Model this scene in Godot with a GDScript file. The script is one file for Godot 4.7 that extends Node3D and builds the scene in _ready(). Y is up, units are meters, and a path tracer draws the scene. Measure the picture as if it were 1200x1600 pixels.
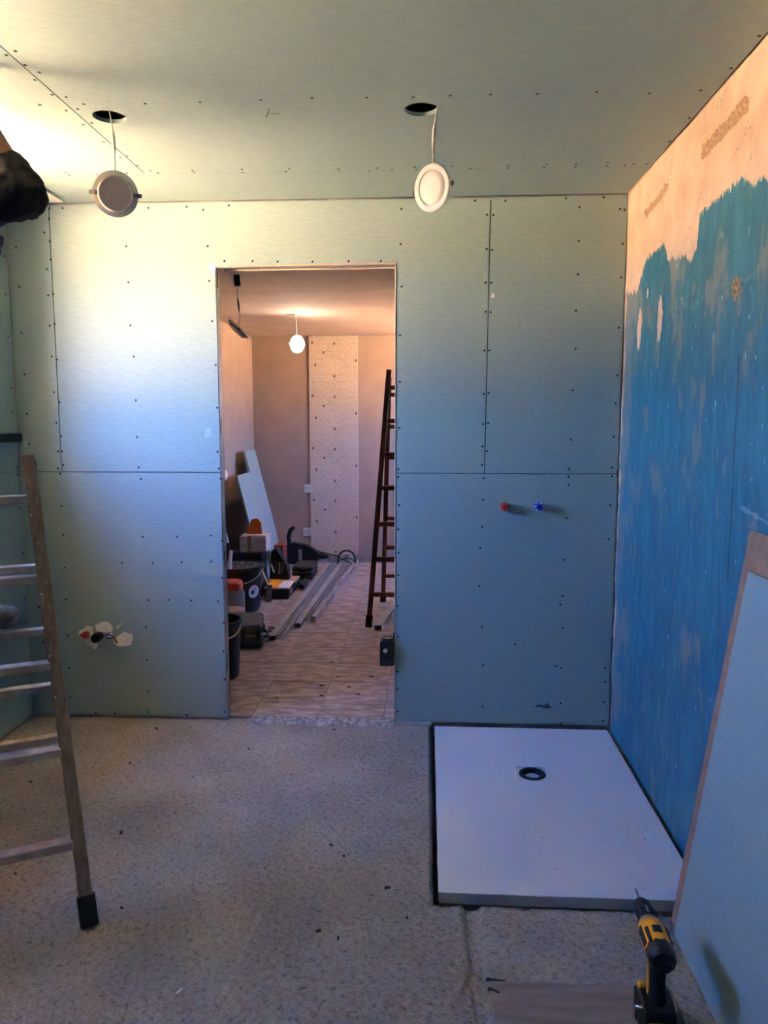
extends Node3D

# Main room: x from XL to XR, back wall at ZB, ceiling at HC. Second room behind the doorway.
const XL := -1.93
const XR := 0.868
const ZB := -3.477
const ZF := 1.0
const HC := 2.424
const DX0 := -0.965      # doorway
const DX1 := -0.148
const DTOP := 2.14
const ZB2 := -3.552      # far face of the partition
const X2L := -1.78       # second room
const X2R := 0.95
const Z2 := -7.7
const H2 := 2.31
const WZ0 := -2.95       # window in the left wall
const WZ1 := -1.75
const WY0 := 1.38
const WY1 := 2.25

const SCREWS_BACK = [-1.722,2.403,-1.661,2.402,-1.459,2.400,-1.264,2.397,-1.088,2.399,-0.896,2.402,-1.013,2.385,-1.377,2.367,-1.727,2.357,-1.752,2.297,-1.728,2.258,-1.373,2.231,-0.997,2.227,-1.729,2.177,-0.922,2.161,-1.749,2.134,-1.889,2.232,-0.994,2.074,-1.369,2.072,-1.883,2.057,-1.725,2.022,-1.748,2.017,-0.985,1.895,-1.725,1.889,-1.748,1.881,-1.367,1.879,-1.885,1.849,-1.746,1.740,-1.722,1.726,-1.357,1.738,-0.974,1.698,-1.881,1.659,-1.745,1.576,-1.720,1.530,-1.355,1.538,-0.973,1.503,-1.880,1.477,-1.740,1.434,-1.720,1.371,-1.356,1.367,-1.879,1.335,-1.739,1.300,-1.719,1.301,-0.976,1.300,-1.718,1.237,-1.743,1.220,-1.354,1.226,-0.972,1.222,-1.734,1.195,-1.345,1.171,-0.964,1.174,-1.756,2.396,-0.922,2.160,-0.793,2.159,-0.679,2.155,-0.521,2.153,-0.358,2.154,-0.213,2.152,0.202,2.405,0.335,2.403,0.597,2.408,0.760,2.410,-0.122,2.375,0.657,2.370,0.832,2.360,0.851,2.356,0.255,2.344,0.283,2.343,-0.125,2.224,0.658,2.227,0.849,2.213,0.256,2.198,0.280,2.194,-0.120,2.040,0.660,2.085,0.848,2.070,0.254,2.053,0.279,2.053,0.256,1.927,0.278,1.925,0.655,1.929,0.845,1.853,-0.127,1.826,0.253,1.757,0.275,1.757,0.658,1.762,-0.127,1.619,0.846,1.644,0.253,1.563,0.275,1.568,0.650,1.579,0.841,1.521,0.252,1.428,0.275,1.433,-0.129,1.411,0.649,1.358,0.839,1.371,0.251,1.327,0.271,1.306,-0.133,1.221,0.251,1.242,0.644,1.225,0.837,1.232,-0.134,1.185,0.259,1.182,0.643,1.190,0.838,1.193,0.645,1.153,-0.129,1.055,0.258,1.083,0.835,1.060,-0.132,0.942,0.256,0.956,0.639,1.000,0.831,0.904,-0.131,0.832,0.248,0.857,0.631,0.806,-0.132,0.725,0.246,0.678,0.631,0.635,0.623,0.595,-0.134,0.578,0.261,0.484,0.636,0.485,-0.133,0.430,0.418,0.401,0.269,0.297,0.633,0.292,0.610,0.300,0.838,0.297,-0.135,0.258,0.840,0.228,-0.134,0.173,0.270,0.095,0.636,0.120,0.836,0.129,0.835,0.037,-0.134,0.062,0.639,0.020,-1.735,1.042,-1.870,0.549,-1.862,0.375,-1.734,0.903,-1.346,0.896,-1.181,0.898,-1.017,0.905,-0.966,0.881,-1.734,0.744,-1.453,0.769,-1.302,0.770,-1.162,0.776,-1.020,0.780,-0.969,0.703,-1.736,0.587,-1.330,0.589,-1.232,0.592,-1.122,0.591,-0.992,0.588,-1.348,0.456,-1.736,0.409,-0.967,0.485,-1.349,0.294,-0.972,0.343,-1.737,0.248,-1.351,0.136,-0.970,0.204,-1.739,0.097,-1.615,0.020,-1.518,0.020,-1.351,0.031,-1.161,0.020,-0.973,0.041,-0.976,1.300,-0.964,1.174]
const SCREWS_LEFT = [-3.444,2.187,-3.442,2.017,-3.441,1.827,-3.447,1.594,-3.444,1.483,-3.454,1.227,-3.454,1.190,-3.452,1.032,-3.464,0.815,-3.459,0.596,-3.456,0.475,-3.464,0.174]
const SCREWS_CEILING = [-1.112,-2.099,-1.148,-2.118,-1.128,-2.177,-1.111,-2.223,-1.148,-2.268,-1.147,-2.368,-1.112,-2.386,-1.221,-2.435,-1.082,-2.439,-1.160,-2.484,-1.118,-2.475,-0.888,-2.447,-0.714,-2.446,-1.157,-2.600,-1.122,-2.586,-1.155,-2.757,-1.128,-2.899,-1.159,-2.911,-1.130,-3.004,-1.280,-3.063,-1.446,-3.067,-1.447,-3.098,-1.334,-3.099,-1.206,-3.088,-1.102,-3.066,-1.081,-3.095,-0.933,-3.070,-0.934,-3.093,-0.735,-3.069,-0.741,-3.107,-0.521,-2.440,-0.361,-2.437,-0.192,-2.442,-0.050,-2.447,0.063,-2.443,0.185,-2.442,-0.567,-3.104,-0.548,-3.075,-0.356,-3.083,-0.356,-3.106,-0.236,-3.113,-0.204,-3.085,-0.146,-3.110,-0.057,-3.083,-0.052,-3.113,-0.021,-3.102,0.087,-3.084,0.161,-3.113,0.307,-3.087,0.307,-3.114,0.327,-2.446,0.503,-2.444,0.665,-2.461,0.812,-2.449,0.850,-2.659,0.847,-2.309,0.848,-2.131,0.850,-2.864,0.455,-3.083,0.447,-3.112,0.565,-3.087,0.568,-3.119,0.685,-3.079,0.688,-3.111,0.757,-3.110,0.787,-3.100,0.836,-3.102]


var M := {}
var taken := {}

func _ready():
	# ---- camera
	var cam := Camera3D.new()
	cam.name = "camera"
	add_child(cam)
	cam.fov = 68.272
	cam.near = 0.02
	cam.position = Vector3(0, 1.43, 0)
	cam.rotation = Vector3(deg_to_rad(-6.6704), deg_to_rad(3.2759), 0)
	cam.current = true
	# ---- sky and exposure
	var env := Environment.new()
	env.background_mode = Environment.BG_SKY
	var sky := Sky.new()
	var sm := ProceduralSkyMaterial.new()
	sm.sky_top_color = Color(0.36, 0.58, 1.0)
	sm.sky_horizon_color = Color(0.68, 0.81, 1.0)
	sm.ground_bottom_color = Color(0.45, 0.36, 0.27)
	sm.ground_horizon_color = Color(0.55, 0.48, 0.40)
	sm.sky_energy_multiplier = 1.1
	sm.ground_energy_multiplier = 0.3
	sky.sky_material = sm
	env.sky = sky
	env.tonemap_mode = Environment.TONE_MAPPER_LINEAR
	env.tonemap_exposure = 52.0
	env.sdfgi_enabled = true
	env.ssao_enabled = true
	env.ssil_enabled = true
	var we := WorldEnvironment.new()
	we.environment = env
	we.name = "environment"
	add_child(we)
	# ---- sun, high over the house: it lights the ground outside the windows
	var sun := DirectionalLight3D.new()
	sun.name = "sun"
	add_child(sun)
	sun.look_at_from_position(Vector3.ZERO, Vector3(-0.12, -0.80, -0.55), Vector3.UP)
	sun.light_color = Color(1.0, 0.87, 0.66)
	sun.light_energy = 4.9
	sun.light_angular_distance = 0.6
	sun.shadow_enabled = true

	make_materials()
	build_shell()
	build_far_room()
	build_fittings()
	build_ladder()
	build_person()
	build_tray()
	build_drill()
	build_boards()
	build_far_things()
	build_debris()

# ------------------------------------------------------------------ names and tags
func numbered(called: String) -> String:
	var n: int = taken.get(called, 0)
	taken[called] = n + 1
	return called if n == 0 else "%s_%03d" % [called, n]

func tag(o: Node, label := "", category := "", group := "", kind := ""):
	if label != "": o.set_meta("label", label)
	if category != "": o.set_meta("category", category)
	if group != "": o.set_meta("group", group)
	if kind != "": o.set_meta("kind", kind)

func thing(called: String, label: String, category: String, at := Vector3.ZERO, turn := 0.0, group := "") -> Node3D:
	var o := Node3D.new()
	o.name = numbered(called)
	add_child(o)
	o.position = at
	o.rotation.y = turn
	tag(o, label, category, group)
	return o

func struct(called: String, label := "", category := "") -> Node3D:
	var o := Node3D.new()
	o.name = numbered(called)
	add_child(o)
	tag(o, label, category, "", "structure")
	return o

func part(parent: Node, called: String, st, m: Material, label := "") -> MeshInstance3D:
	var o := MeshInstance3D.new()
	o.name = called
	if st is SurfaceTool:
		st.generate_normals()
		o.mesh = st.commit()
	else:
		o.mesh = st
	o.material_override = m
	o.cast_shadow = GeometryInstance3D.SHADOW_CASTING_SETTING_ON
	parent.add_child(o, true)
	if label != "": o.set_meta("label", label)
	return o

func solo(called: String, st, m: Material, label: String, category: String, at := Vector3.ZERO, turn := 0.0, group := "") -> MeshInstance3D:
	var o := part(self, numbered(called), st, m)
	o.position = at
	o.rotation.y = turn
	tag(o, label, category, group)
	return o

# ------------------------------------------------------------------ shapes
func mb() -> SurfaceTool:
	var st := SurfaceTool.new()
	st.begin(Mesh.PRIMITIVE_TRIANGLES)
	return st

func face(st: SurfaceTool, p: Array, out: Vector3, g := -1):
	st.set_smooth_group(g)
	var n: Vector3 = (p[1] - p[0]).cross(p[2] - p[0])
	if n.length() < 1e-12 and p.size() > 3: n = (p[2] - p[0]).cross(p[3] - p[0])
	var fl: bool = n.dot(out) > 0.0
	for k in range(1, p.size() - 1):
		st.add_vertex(p[0])
		st.add_vertex(p[k + 1] if fl else p[k])
		st.add_vertex(p[k] if fl else p[k + 1])

func T(at: Vector3, rot := Vector3.ZERO) -> Transform3D:
	return Transform3D(Basis.from_euler(rot), at)

func cbox(st: SurfaceTool, size: Vector3, xf := Transform3D.IDENTITY, b := 0.002):
	var h := size / 2.0
	b = minf(b, minf(h.x, minf(h.y, h.z)) * 0.9)
	var v := func(s: Vector3, a: int) -> Vector3:
		var p := Vector3(s.x * (h.x - b), s.y * (h.y - b), s.z * (h.z - b))
		p[a] = s[a] * h[a]
		return xf * p
	for a in 3:
		var b1 := (a + 1) % 3
		var b2 := (a + 2) % 3
		for sg in [-1.0, 1.0]:
			var pts := []
			for q in [[-1, -1], [1, -1], [1, 1], [-1, 1]]:
				var s := Vector3.ZERO
				s[a] = sg; s[b1] = q[0]; s[b2] = q[1]
				pts.append(v.call(s, a))
			var o := Vector3.ZERO
			o[a] = sg
			face(st, pts, xf.basis * o)
		if b <= 0.0: continue
		for q in [[-1, -1], [1, -1], [1, 1], [-1, 1]]:   # edges along axis a
			var s0 := Vector3.ZERO
			s0[a] = -1; s0[b1] = q[0]; s0[b2] = q[1]
			var s1 := s0
			s1[a] = 1
			var o := Vector3.ZERO
			o[b1] = q[0]; o[b2] = q[1]
			face(st, [v.call(s0, b1), v.call(s1, b1), v.call(s1, b2), v.call(s0, b2)], xf.basis * o)
	if b > 0.0:
		for sx in [-1, 1]:
			for sy in [-1, 1]:
				for sz in [-1, 1]:
					var s := Vector3(sx, sy, sz)
					face(st, [v.call(s, 0), v.call(s, 1), v.call(s, 2)], xf.basis * s)

func bx(size: Vector3, xf := Transform3D.IDENTITY, b := 0.002) -> SurfaceTool:
	var st := mb()
	cbox(st, size, xf, b)
	return st

# box between two corners
func span(st: SurfaceTool, a: Vector3, c: Vector3, b := 0.0):
	cbox(st, (c - a).abs(), T((a + c) / 2.0), b)

func tube(st: SurfaceTool, pts: Array, r, n := 8, caps := true):
	var fr := []
	var up := Vector3.UP
	var d0: Vector3 = (pts[1] - pts[0]).normalized()
	if absf(d0.dot(up)) > 0.9: up = Vector3.RIGHT
	for i in pts.size():
		var d: Vector3
		if i == 0: d = pts[1] - pts[0]
		elif i == pts.size() - 1: d = pts[i] - pts[i - 1]
		else: d = (pts[i] - pts[i - 1]).normalized() + (pts[i + 1] - pts[i]).normalized()
		d = d.normalized()
		var u := (up - d * up.dot(d)).normalized()
		up = u
		var w := d.cross(u)
		var rr: float = r[i] if r is Array else r
		var ring := []
		for k in n:
			var a := TAU * k / n
			ring.append(pts[i] + (u * cos(a) + w * sin(a)) * rr)
		fr.append(ring)
	for i in pts.size() - 1:
		for k in n:
			var k2 := (k + 1) % n
			var c: Vector3 = (pts[i] + pts[i + 1]) / 2.0
			var m: Vector3 = (fr[i][k] + fr[i][k2] + fr[i + 1][k] + fr[i + 1][k2]) / 4.0
			face(st, [fr[i][k], fr[i][k2], fr[i + 1][k2], fr[i + 1][k]], m - c, 1)
	if caps:
		face(st, fr[0], pts[0] - pts[1])
		face(st, fr[-1], pts[-1] - pts[-2])

# profile of (radius, height) turned about local y
func lathe(st: SurfaceTool, prof: Array, n := 24, xf := Transform3D.IDENTITY, smooth := false):
	for i in prof.size() - 1:
		var p: Vector2 = prof[i]
		var q: Vector2 = prof[i + 1]
		var no := Vector2(q.y - p.y, p.x - q.x)
		for k in n:
			var a := TAU * k / n
			var b := TAU * (k + 1) / n
			var mid := (a + b) / 2
			var o := Vector3(cos(mid) * no.x, no.y, sin(mid) * no.x)
			var pa := xf * Vector3(cos(a) * p.x, p.y, sin(a) * p.x)
			var pb := xf * Vector3(cos(b) * p.x, p.y, sin(b) * p.x)
			var qa := xf * Vector3(cos(a) * q.x, q.y, sin(a) * q.x)
			var qb := xf * Vector3(cos(b) * q.x, q.y, sin(b) * q.x)
			var g := 1 if smooth else 1 + i % 30
			if p.x < 1e-6: face(st, [pa, qb, qa], xf.basis * o, g)
			elif q.x < 1e-6: face(st, [pa, pb, qa], xf.basis * o, g)
			else: face(st, [pa, pb, qb, qa], xf.basis * o, g)

# polygon in local xy pushed along local z from 0 to depth
func prism(st: SurfaceTool, poly: Array, depth: float, xf := Transform3D.IDENTITY):
	var pv := PackedVector2Array(poly)
	var tris := Geometry2D.triangulate_polygon(pv)
	for k in range(0, tris.size(), 3):
		for e in [[0.0, -1.0], [depth, 1.0]]:
			var pp := []
			for j in 3:
				var q: Vector2 = pv[tris[k + j]]
				pp.append(xf * Vector3(q.x, q.y, e[0]))
			face(st, pp, xf.basis * Vector3(0, 0, e[1] * signf(depth)))
	var cw := Geometry2D.is_polygon_clockwise(pv)
	for i in pv.size():
		var a := pv[i]
		var b := pv[(i + 1) % pv.size()]
		var o := Vector2(b.y - a.y, a.x - b.x)
		# is_polygon_clockwise counts with y down; test the side directly
		var mid := (a + b) / 2 + o.normalized() * 0.00005
		if Geometry2D.is_point_in_polygon(mid, pv): o = -o
		face(st, [xf * Vector3(a.x, a.y, 0), xf * Vector3(b.x, b.y, 0), xf * Vector3(b.x, b.y, depth), xf * Vector3(a.x, a.y, depth)], xf.basis * Vector3(o.x, o.y, 0))

func arc(c: Vector2, r: float, a0: float, a1: float, n: int) -> Array:
	var o := []
	for i in n + 1:
		var a := a0 + (a1 - a0) * i / n
		o.append(c + Vector2(cos(a), sin(a)) * r)
	return o

func rrect(w: float, h: float, r: float, n := 4) -> Array:
	var o := []
	for q in [[1, 1, 0.0], [-1, 1, PI / 2], [-1, -1, PI], [1, -1, PI * 1.5]]:
		o.append_array(arc(Vector2(q[0] * (w / 2 - r), q[1] * (h / 2 - r)), r, q[2], q[2] + PI / 2, n))
	return o

# frame whose local y runs from a to b
func along(a: Vector3, b: Vector3, hint := Vector3.FORWARD) -> Transform3D:
	var y := (b - a).normalized()
	if absf(y.dot(hint.normalized())) > 0.98: hint = Vector3.RIGHT
	var x := y.cross(hint).normalized()
	var z := x.cross(y).normalized()
	return Transform3D(Basis(x, y, z), a)

# square bar of width w (local x) and depth d (local z) from a to b
func bar(st: SurfaceTool, a: Vector3, b: Vector3, w: float, d: float, hint := Vector3.FORWARD, bev := 0.002):
	var xf := along(a, b, hint)
	xf.origin = (a + b) / 2
	cbox(st, Vector3(w, a.distance_to(b), d), xf, bev)

func grid_mesh(nu: int, nv: int, f: Callable, uvf = null) -> ArrayMesh:
	var vs := PackedVector3Array()
	var uv := PackedVector2Array()
	vs.resize((nu + 1) * (nv + 1))
	uv.resize((nu + 1) * (nv + 1))
	for j in nv + 1:
		for i in nu + 1:
			var k := j * (nu + 1) + i
			vs[k] = f.call(i, j)
			uv[k] = uvf.call(vs[k]) if uvf != null else Vector2(float(i) / nu, float(j) / nv)
	var idx := PackedInt32Array()
	idx.resize(nu * nv * 6)
	var n := 0
	for j in nv:
		for i in nu:
			var a := j * (nu + 1) + i
			var b := a + 1
			var c := a + nu + 1
			var d := c + 1
			for q in [a, b, c, b, d, c]:
				idx[n] = q
				n += 1
	var no := PackedVector3Array()
	no.resize(vs.size())
	for k in range(0, idx.size(), 3):
		var p := vs[idx[k]]
		var nn := (vs[idx[k + 2]] - p).cross(vs[idx[k + 1]] - p)
		for q in 3: no[idx[k + q]] += nn
	for k in no.size(): no[k] = no[k].normalized()
	var ar := []
	ar.resize(Mesh.ARRAY_MAX)
	ar[Mesh.ARRAY_VERTEX] = vs
	ar[Mesh.ARRAY_NORMAL] = no
	ar[Mesh.ARRAY_TEX_UV] = uv
	ar[Mesh.ARRAY_INDEX] = idx
	var me := ArrayMesh.new()
	me.add_surface_from_arrays(Mesh.PRIMITIVE_TRIANGLES, ar)
	return me

# ------------------------------------------------------------------ materials
func fnl(sd: int, freq: float, oct := 4, type := FastNoiseLite.TYPE_SIMPLEX_SMOOTH) -> FastNoiseLite:
	var n := FastNoiseLite.new()
	n.seed = sd
	n.frequency = freq
	n.noise_type = type
	n.fractal_octaves = oct
	return n

# seamless noise coloured from c0 to c1 (and c2 for the few brightest), as a texture
func noise_tex(sd: int, freq: float, c0: Color, c1: Color, size := 512, oct := 5, contrast := 1.0) -> ImageTexture:
	var im := fnl(sd, freq, oct).get_seamless_image(size, size)
	var d := im.get_data()
	var ch := d.size() / (size * size)
	var out := PackedByteArray()
	out.resize(size * size * 3)
	for k in size * size:
		var t := clampf((d[k * ch] / 255.0 - 0.5) * contrast + 0.5, 0.0, 1.0)
		out[k * 3] = int(255.0 * (c0.r + (c1.r - c0.r) * t))
		out[k * 3 + 1] = int(255.0 * (c0.g + (c1.g - c0.g) * t))
		out[k * 3 + 2] = int(255.0 * (c0.b + (c1.b - c0.b) * t))
	var i2 := Image.create_from_data(size, size, false, Image.FORMAT_RGB8, out)
	i2.generate_mipmaps()
	return ImageTexture.create_from_image(i2)

func normal_tex(sd: int, freq: float, size := 512, oct := 5, strength := 4.0) -> ImageTexture:
	var im := fnl(sd, freq, oct).get_seamless_image(size, size)
	im.convert(Image.FORMAT_RGBA8)
	im.bump_map_to_normal_map(strength)
	return ImageTexture.create_from_image(im)

func plain(c: Color, rough := 0.6, metal := 0.0) -> StandardMaterial3D:
	var m := StandardMaterial3D.new()
	m.albedo_color = c
	m.roughness = rough
	m.metallic = metal
	return m

func grained(tex: Texture2D, scale: Vector3, rough := 0.8, nrm: Texture2D = null, nscale := 0.5, world := true) -> StandardMaterial3D:
	var m := StandardMaterial3D.new()
	m.albedo_texture = tex
	m.roughness = rough
	m.uv1_triplanar = true
	m.uv1_world_triplanar = world
	m.uv1_scale = scale
	if nrm:
		m.normal_enabled = true
		m.normal_texture = nrm
		m.normal_scale = nscale
	return m

func make_materials():
	var fine := normal_tex(5, 0.06, 512, 5, 3.0)
	M.board = grained(noise_tex(11, 0.02, Color(0.515, 0.595, 0.585), Color(0.545, 0.62, 0.605), 512, 6, 1.6), Vector3(1.6, 7, 1.6), 0.62, fine, 0.06)
	M.board_ceiling = grained(noise_tex(12, 0.02, Color(0.515, 0.595, 0.585), Color(0.545, 0.62, 0.605), 512, 6, 1.6), Vector3(1.6, 1.6, 7), 0.65, fine, 0.06)
	M.gypsum = grained(noise_tex(13, 0.03, Color(0.60, 0.54, 0.49), Color(0.74, 0.69, 0.64), 256), Vector3(6, 6, 6), 0.9)
	M.filler = grained(noise_tex(14, 0.03, Color(0.80, 0.78, 0.77), Color(0.92, 0.90, 0.89), 256), Vector3(6, 6, 6), 0.9, fine, 0.3)
	M.brown_paper = grained(noise_tex(15, 0.02, Color(0.55, 0.40, 0.32), Color(0.66, 0.50, 0.41), 256), Vector3(3, 3, 3), 0.9)
	M.screw = plain(Color(0.035, 0.035, 0.04), 0.45, 0.3)
	M.steel = grained(noise_tex(16, 0.02, Color(0.56, 0.56, 0.555), Color(0.70, 0.695, 0.685), 256), Vector3(1, 6, 1), 0.42)
	M.steel.metallic = 0.4
	M.black = plain(Color(0.02, 0.02, 0.022), 0.5)
	M.black_gloss = plain(Color(0.025, 0.025, 0.03), 0.28)
	M.rubber = plain(Color(0.045, 0.045, 0.047), 0.75)
	M.dark_grey = plain(Color(0.13, 0.13, 0.135), 0.55)
	M.white = plain(Color(0.86, 0.85, 0.83), 0.4)
	M.masonry = grained(noise_tex(17, 0.03, Color(0.55, 0.52, 0.48), Color(0.70, 0.66, 0.60), 256), Vector3(1, 1, 1), 0.95)
	M.ground = grained(noise_tex(18, 0.02, Color(0.74, 0.67, 0.55), Color(0.82, 0.75, 0.63), 256), Vector3(0.3, 0.3, 0.3), 0.95)
	M.wood = grained(noise_tex(19, 0.012, Color(0.48, 0.38, 0.31), Color(0.66, 0.56, 0.48), 512, 6, 1.5), Vector3(7, 1.2, 7), 0.8, fine, 0.2, false)
	M.wood_top = grained(noise_tex(20, 0.02, Color(0.66, 0.60, 0.56), Color(0.80, 0.74, 0.71), 256), Vector3(6, 6, 6), 0.8, fine, 0.2)
	M.wood_dark = grained(noise_tex(21, 0.012, Color(0.32, 0.19, 0.13), Color(0.48, 0.31, 0.22), 256, 5, 1.4), Vector3(7, 1.2, 7), 0.6, fine, 0.2, false)
	M.far_wall = grained(noise_tex(22, 0.02, Color(0.62, 0.53, 0.475), Color(0.66, 0.57, 0.515), 256), Vector3(0.8, 0.8, 0.8), 0.85, fine, 0.05)
	M.far_ceiling = grained(noise_tex(23, 0.02, Color(0.66, 0.575, 0.525), Color(0.71, 0.62, 0.57), 256), Vector3(0.8, 0.8, 0.8), 0.85)
	var tn := normal_tex(25, 0.02, 512, 4, 2.0)
	M.tiles = []
	for k in 3:
		M.tiles.append(grained(noise_tex(26 + k, 0.008, Color(0.50 - 0.02 * k, 0.445 - 0.02 * k, 0.425 - 0.02 * k), Color(0.70, 0.645, 0.62), 512, 6, 1.5), Vector3(1.5, 1.5, 4.0), 0.42, tn, 0.12))
	M.grout = plain(Color(0.72, 0.65, 0.61), 0.95)
	M.tray = grained(noise_tex(30, 0.08, Color(0.76, 0.77, 0.79), Color(0.80, 0.81, 0.83), 256), Vector3(5, 5, 5), 0.5, fine, 0.25)
	M.chrome = plain(Color(0.86, 0.87, 0.89), 0.12, 1.0)
	M.yellow = plain(Color(0.93, 0.60, 0.08), 0.42)
	M.red = plain(Color(0.72, 0.12, 0.09), 0.4)
	M.blue = plain(Color(0.10, 0.17, 0.62), 0.4)
	M.lamp_white = plain(Color(0.90, 0.88, 0.84), 0.35)
	M.lamp_back = plain(Color(0.72, 0.66, 0.64), 0.4)
	M.plank = grained(noise_tex(31, 0.012, Color(0.50, 0.43, 0.39), Color(0.58, 0.51, 0.465), 256, 6, 1.6), Vector3(1.2, 7, 7), 0.9, fine, 0.4)
	M.print = plain(Color(0.43, 0.57, 0.585), 0.7)
	M.bruise = plain(Color(0.22, 0.24, 0.27), 0.9)
	M.paint_plain = plain(Color(0.30, 0.45, 0.55), 0.7)
	M.filler_grey = grained(noise_tex(32, 0.05, Color(0.46, 0.44, 0.43), Color(0.76, 0.74, 0.73), 256, 5, 2.0), Vector3(2.2, 2.2, 2.2), 0.95)
	M.chalk = plain(Color(0.60, 0.69, 0.68), 0.9)
	M.diffuser = plain(Color(0.88, 0.86, 0.83), 0.5)
	M.lamp_on = plain(Color(1, 1, 1), 0.5)
	M.lamp_on.emission_enabled = true
	M.lamp_on.emission = Color(1.0, 0.96, 0.90)
	M.lamp_on.emission_energy_multiplier = 0.12
	M.clip = plain(Color(0.45, 0.42, 0.40), 0.5)
	M.red_pale = plain(Color(0.85, 0.35, 0.30), 0.5)
	M.blue_pale = plain(Color(0.55, 0.62, 0.85), 0.5)
	M.rung = grained(noise_tex(33, 0.012, Color(0.60, 0.52, 0.47), Color(0.80, 0.73, 0.69), 256, 6, 1.4), Vector3(3, 3, 3), 0.8, fine, 0.2)
	M.skin = plain(Color(0.52, 0.33, 0.26), 0.6)
	M.skin.subsurf_scatter_enabled = true
	M.skin.subsurf_scatter_strength = 0.1
	M.hair = plain(Color(0.06, 0.045, 0.04), 0.8)
	M.shirt = grained(noise_tex(34, 0.04, Color(0.075, 0.06, 0.07), Color(0.12, 0.10, 0.11), 256), Vector3(4, 4, 4), 0.9)
	M.trousers = plain(Color(0.045, 0.045, 0.05), 0.9)
	M.shoe = grained(noise_tex(35, 0.02, Color(0.22, 0.23, 0.25), Color(0.52, 0.52, 0.53), 256), Vector3(6, 6, 6), 0.85)
	M.cup = plain(Color(0.78, 0.79, 0.81), 0.35, 0.4)
	M.drain = plain(Color(0.16, 0.18, 0.22), 0.3, 0.8)
	M.label_dark = plain(Color(0.20, 0.18, 0.14), 0.5)
	M.gear_grey = plain(Color(0.55, 0.56, 0.57), 0.4, 0.5)
	M.chuck = plain(Color(0.17, 0.16, 0.17), 0.45, 0.3)
	M.board_lean = M.board
	M.board_far = M.board
	M.chip = plain(Color(0.12, 0.11, 0.11), 0.9)
	M.batten = grained(noise_tex(37, 0.012, Color(0.55, 0.47, 0.42), Color(0.74, 0.67, 0.62), 256, 6, 1.6), Vector3(7, 7, 0.8), 0.85)
	M.plate = plain(Color(0.84, 0.82, 0.79), 0.5)
	M.jar = plain(Color(0.86, 0.85, 0.83, 0.22), 0.25)
	M.jar.transparency = BaseMaterial3D.TRANSPARENCY_ALPHA
	M.contents = plain(Color(0.70, 0.55, 0.44), 0.8)
	M.orange = plain(Color(0.82, 0.28, 0.09), 0.45)
	M.orange_dull = plain(Color(0.70, 0.35, 0.12), 0.85)
	M.case_green = plain(Color(0.22, 0.275, 0.275), 0.5)
	M.grip = plain(Color(0.30, 0.17, 0.14), 0.6)
	M.navy = plain(Color(0.10, 0.11, 0.26), 0.5)
	M.navy_dark = plain(Color(0.06, 0.065, 0.11), 0.45)
	M.carton = grained(noise_tex(38, 0.02, Color(0.66, 0.58, 0.55), Color(0.84, 0.79, 0.77), 256), Vector3(4, 4, 4), 0.9)
	M.bag = plain(Color(0.24, 0.19, 0.17), 0.9)
	M.red_dull = plain(Color(0.62, 0.22, 0.16), 0.6)
	M.floor = floor_material()
	M.paint = paint_material()
	M.paper = wallpaper_material()

# worn blue paint over cream plaster; scraped edge, gouges, streaks
const PAINT_EDGE = [-3.52,2.0,-3.46,2.0,-3.274,1.973,-3.249,2.021,-3.175,2.082,-3.047,2.083,-2.937,2.089,-2.909,2.051,-2.891,2.022,-2.839,2.018,-2.767,1.999,-2.714,1.998,-2.649,1.964,-2.59,1.998,-2.586,2.051,-2.575,2.1,-2.471,2.104,-2.355,2.103,-2.243,2.106,-2.206,2.088,-2.166,2.062,-2.132,2.07,-2.076,2.046,-1.9,2.08,-1.6,2.05,-1.2,2.1]
func paint_edge(z: float) -> float:
	for k in range(0, PAINT_EDGE.size() - 2, 2):
		if z <= PAINT_EDGE[k + 2]:
			var t: float = (z - PAINT_EDGE[k]) / (PAINT_EDGE[k + 2] - PAINT_EDGE[k])
			return lerpf(PAINT_EDGE[k + 1], PAINT_EDGE[k + 3], clampf(t, 0, 1))
	return 2.07

func seg_dist(p: Vector2, a: Vector2, b: Vector2) -> float:
	var t := clampf((p - a).dot(b - a) / (b - a).length_squared(), 0, 1)
	return p.distance_to(a + (b - a) * t)

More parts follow.
